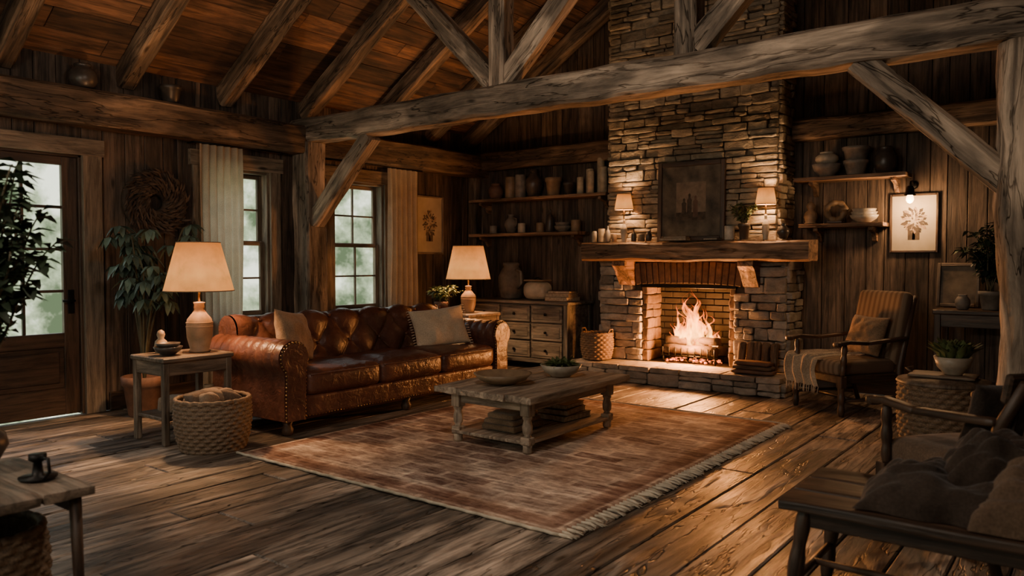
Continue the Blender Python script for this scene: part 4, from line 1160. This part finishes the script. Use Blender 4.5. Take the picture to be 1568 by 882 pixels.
# bench foreground right
mb=MB();x0,x1,y0,y1,h=-.92,.25,2.77,3.34,.45
for k in range(3):
    w=(y1-y0)/3;rbox(mb,((x0+x1)/2,y0+w*(k+.5),h-.018),(x1-x0,w-.003,.036),.01,'darkwood',6,jit=.005,smooth=False)
for x,dx in((x0+.08,-.05),(x1-.08,.05)):
    for y,dy in((y0+.07,-.03),(y1-.07,.03)):
        pts,rd=turned(mb,(x+dx,y+dy,0),(x,y,h-.03),.026,'darkwood');tube(mb,pts,rd,'darkwood',12)
    tube(mb,[(x+dx*.6,y0+.05,.15),(x+dx*.6,y1-.05,.15)],.013,'darkwood',8)
tube(mb,[(x0+.05,(y0+y1)/2,.15),(x1-.05,(y0+y1)/2,.15)],.013,'darkwood',8)
bx(mb,x0+.08,x1-.08,y0+.06,y0+.08,h-.10,h-.036,'darkwood');bx(mb,x0+.08,x1-.08,y1-.08,y1-.06,h-.10,h-.036,'darkwood')
mb.build('wooden_bench')
mb=MB()
def drape(cx,cy,z0,wx,wy,hh,sd,m):
    def f(u,v):
        a=u*2-1;b=v*2-1;q=max(0,(1-abs(a)**3)*(1-abs(b)**3))
        n_=noise.noise(V((a*2+sd,b*2,sd)))*.35+abs(noise.noise(V((a*2,b*5+sd,1))))*.5
        return (cx+a*wx/2+.03*noise.noise(V((b*3,sd,0))),cy+b*wy/2+.03*noise.noise(V((a*3,sd,4))),z0+hh*q**.5*(.75+n_))
    sheet(mb,50,50,f,m)
drape(-.42,3.06,.455,.50,.50,.15,1.3,'darkfab');drape(-.05,3.04,.456,.55,.50,.24,5.1,'brownfab');drape(-.20,3.12,.50,.5,.36,.22,9.2,'darkfab')
mb.build('blanket_pile')
pot('clay_pot','jar',XW+.14,3.02,2.725,.11,.20,'darkcer');pot('clay_pot','pot',XW+.14,3.78,2.725,.09,.16,'darkcer')
# ---------------------------------------------------------------- out-of-frame pendants, added as fill light
for (x,y,z,e) in ((-3.4,-.4,2.35,85),(-1.2,-.2,2.35,36),(-2.45,2.35,2.78,62)):
    mb=MB()
    tube(mb,[(x,y,z+.22),(x,y,zr(x)-.0)],.006,'iron',6)
    lathe(mb,[(.02,.22),(.09,.17),(.12,.12),(.115,.12),(.02,.2)],(x,y,z),'iron',20,capb=False,capt=False)
    lathe(mb,[(.02,.12),(.045,.06),(.04,.0),(.0005,-.02)],(x,y,z),'bulb',16)
    o=mb.build('fill_pendant'); light('fill_pendant_glow',(x,y,z-.10),e,(1,.82,.66),.12,o)
light('fire_glow',(FX,7.83,.56),80,(1,.36,.09),.09)
light('fire_glow',(FX+.05,7.78,.40),100,(1,.36,.09),.08)
# ---------------------------------------------------------------- world
w=bpy.data.worlds.new('overcast_woodland');scene.world=w;w.use_nodes=True;nt=w.node_tree
bg=nt.nodes['Background'];tc=nt.nodes.new('ShaderNodeTexCoord')
n=nt.nodes.new('ShaderNodeTexNoise');n.inputs['Scale'].default_value=14;n.inputs['Detail'].default_value=7;n.inputs['Roughness'].default_value=.65;nt.links.new(tc.outputs['Generated'],n.inputs['Vector'])
r=ramp(nt,n.outputs['Fac'],[(.40,(.06,.085,.045)),(.5,(.25,.30,.18)),(.60,(.66,.69,.54))])
sp=nt.nodes.new('ShaderNodeSeparateXYZ');nt.links.new(tc.outputs['Generated'],sp.inputs[0])
mr=nt.nodes.new('ShaderNodeMapRange');mr.inputs['From Min'].default_value=.16;mr.inputs['From Max'].default_value=.6;nt.links.new(sp.outputs['Z'],mr.inputs['Value'])
mx=nt.nodes.new('ShaderNodeMixRGB');nt.links.new(mr.outputs[0],mx.inputs[0]);nt.links.new(r.outputs[0],mx.inputs[1]);mx.inputs[2].default_value=(.70,.78,.82,1)
nt.links.new(mx.outputs[0],bg.inputs[0]);bg.inputs[1].default_value=3.0
def portal(op,XF,nm):
    a0,a1,z0,z1=op;l=bpy.data.lights.new(nm,'AREA');l.shape='RECTANGLE';l.size=a1-a0;l.size_y=z1-z0;l.cycles.is_portal=True
    o=bpy.data.objects.new(nm,l);scene.collection.objects.link(o)
    c=XF@V(((a0+a1)/2,.17,(z0+z1)/2)); d=(XF.to_3x3()@V((0,-1,0)))
    o.location=c;o.rotation_euler=d.to_track_quat('-Z','Z').to_euler()
for i,(op,XF) in enumerate(((W1,XL),(W2,XL),(W3,XL),(W4,XFt),(W5,XFt),((2.3,2.92,.7,2.1),XL))): portal(op,XF,'window_portal')
# ---------------------------------------------------------------- camera
cd=bpy.data.cameras.new('camera');cam=bpy.data.objects.new('camera',cd);scene.collection.objects.link(cam)
cam.location=(0,0,1.3);cam.rotation_euler=(math.radians(90-1.97),0,math.radians(37.3))
cd.sensor_width=36;cd.lens=27.4;cd.clip_start=.05;cd.clip_end=200
cd.dof.use_dof=True;cd.dof.focus_distance=6.5;cd.dof.aperture_fstop=2.4
scene.camera=cam
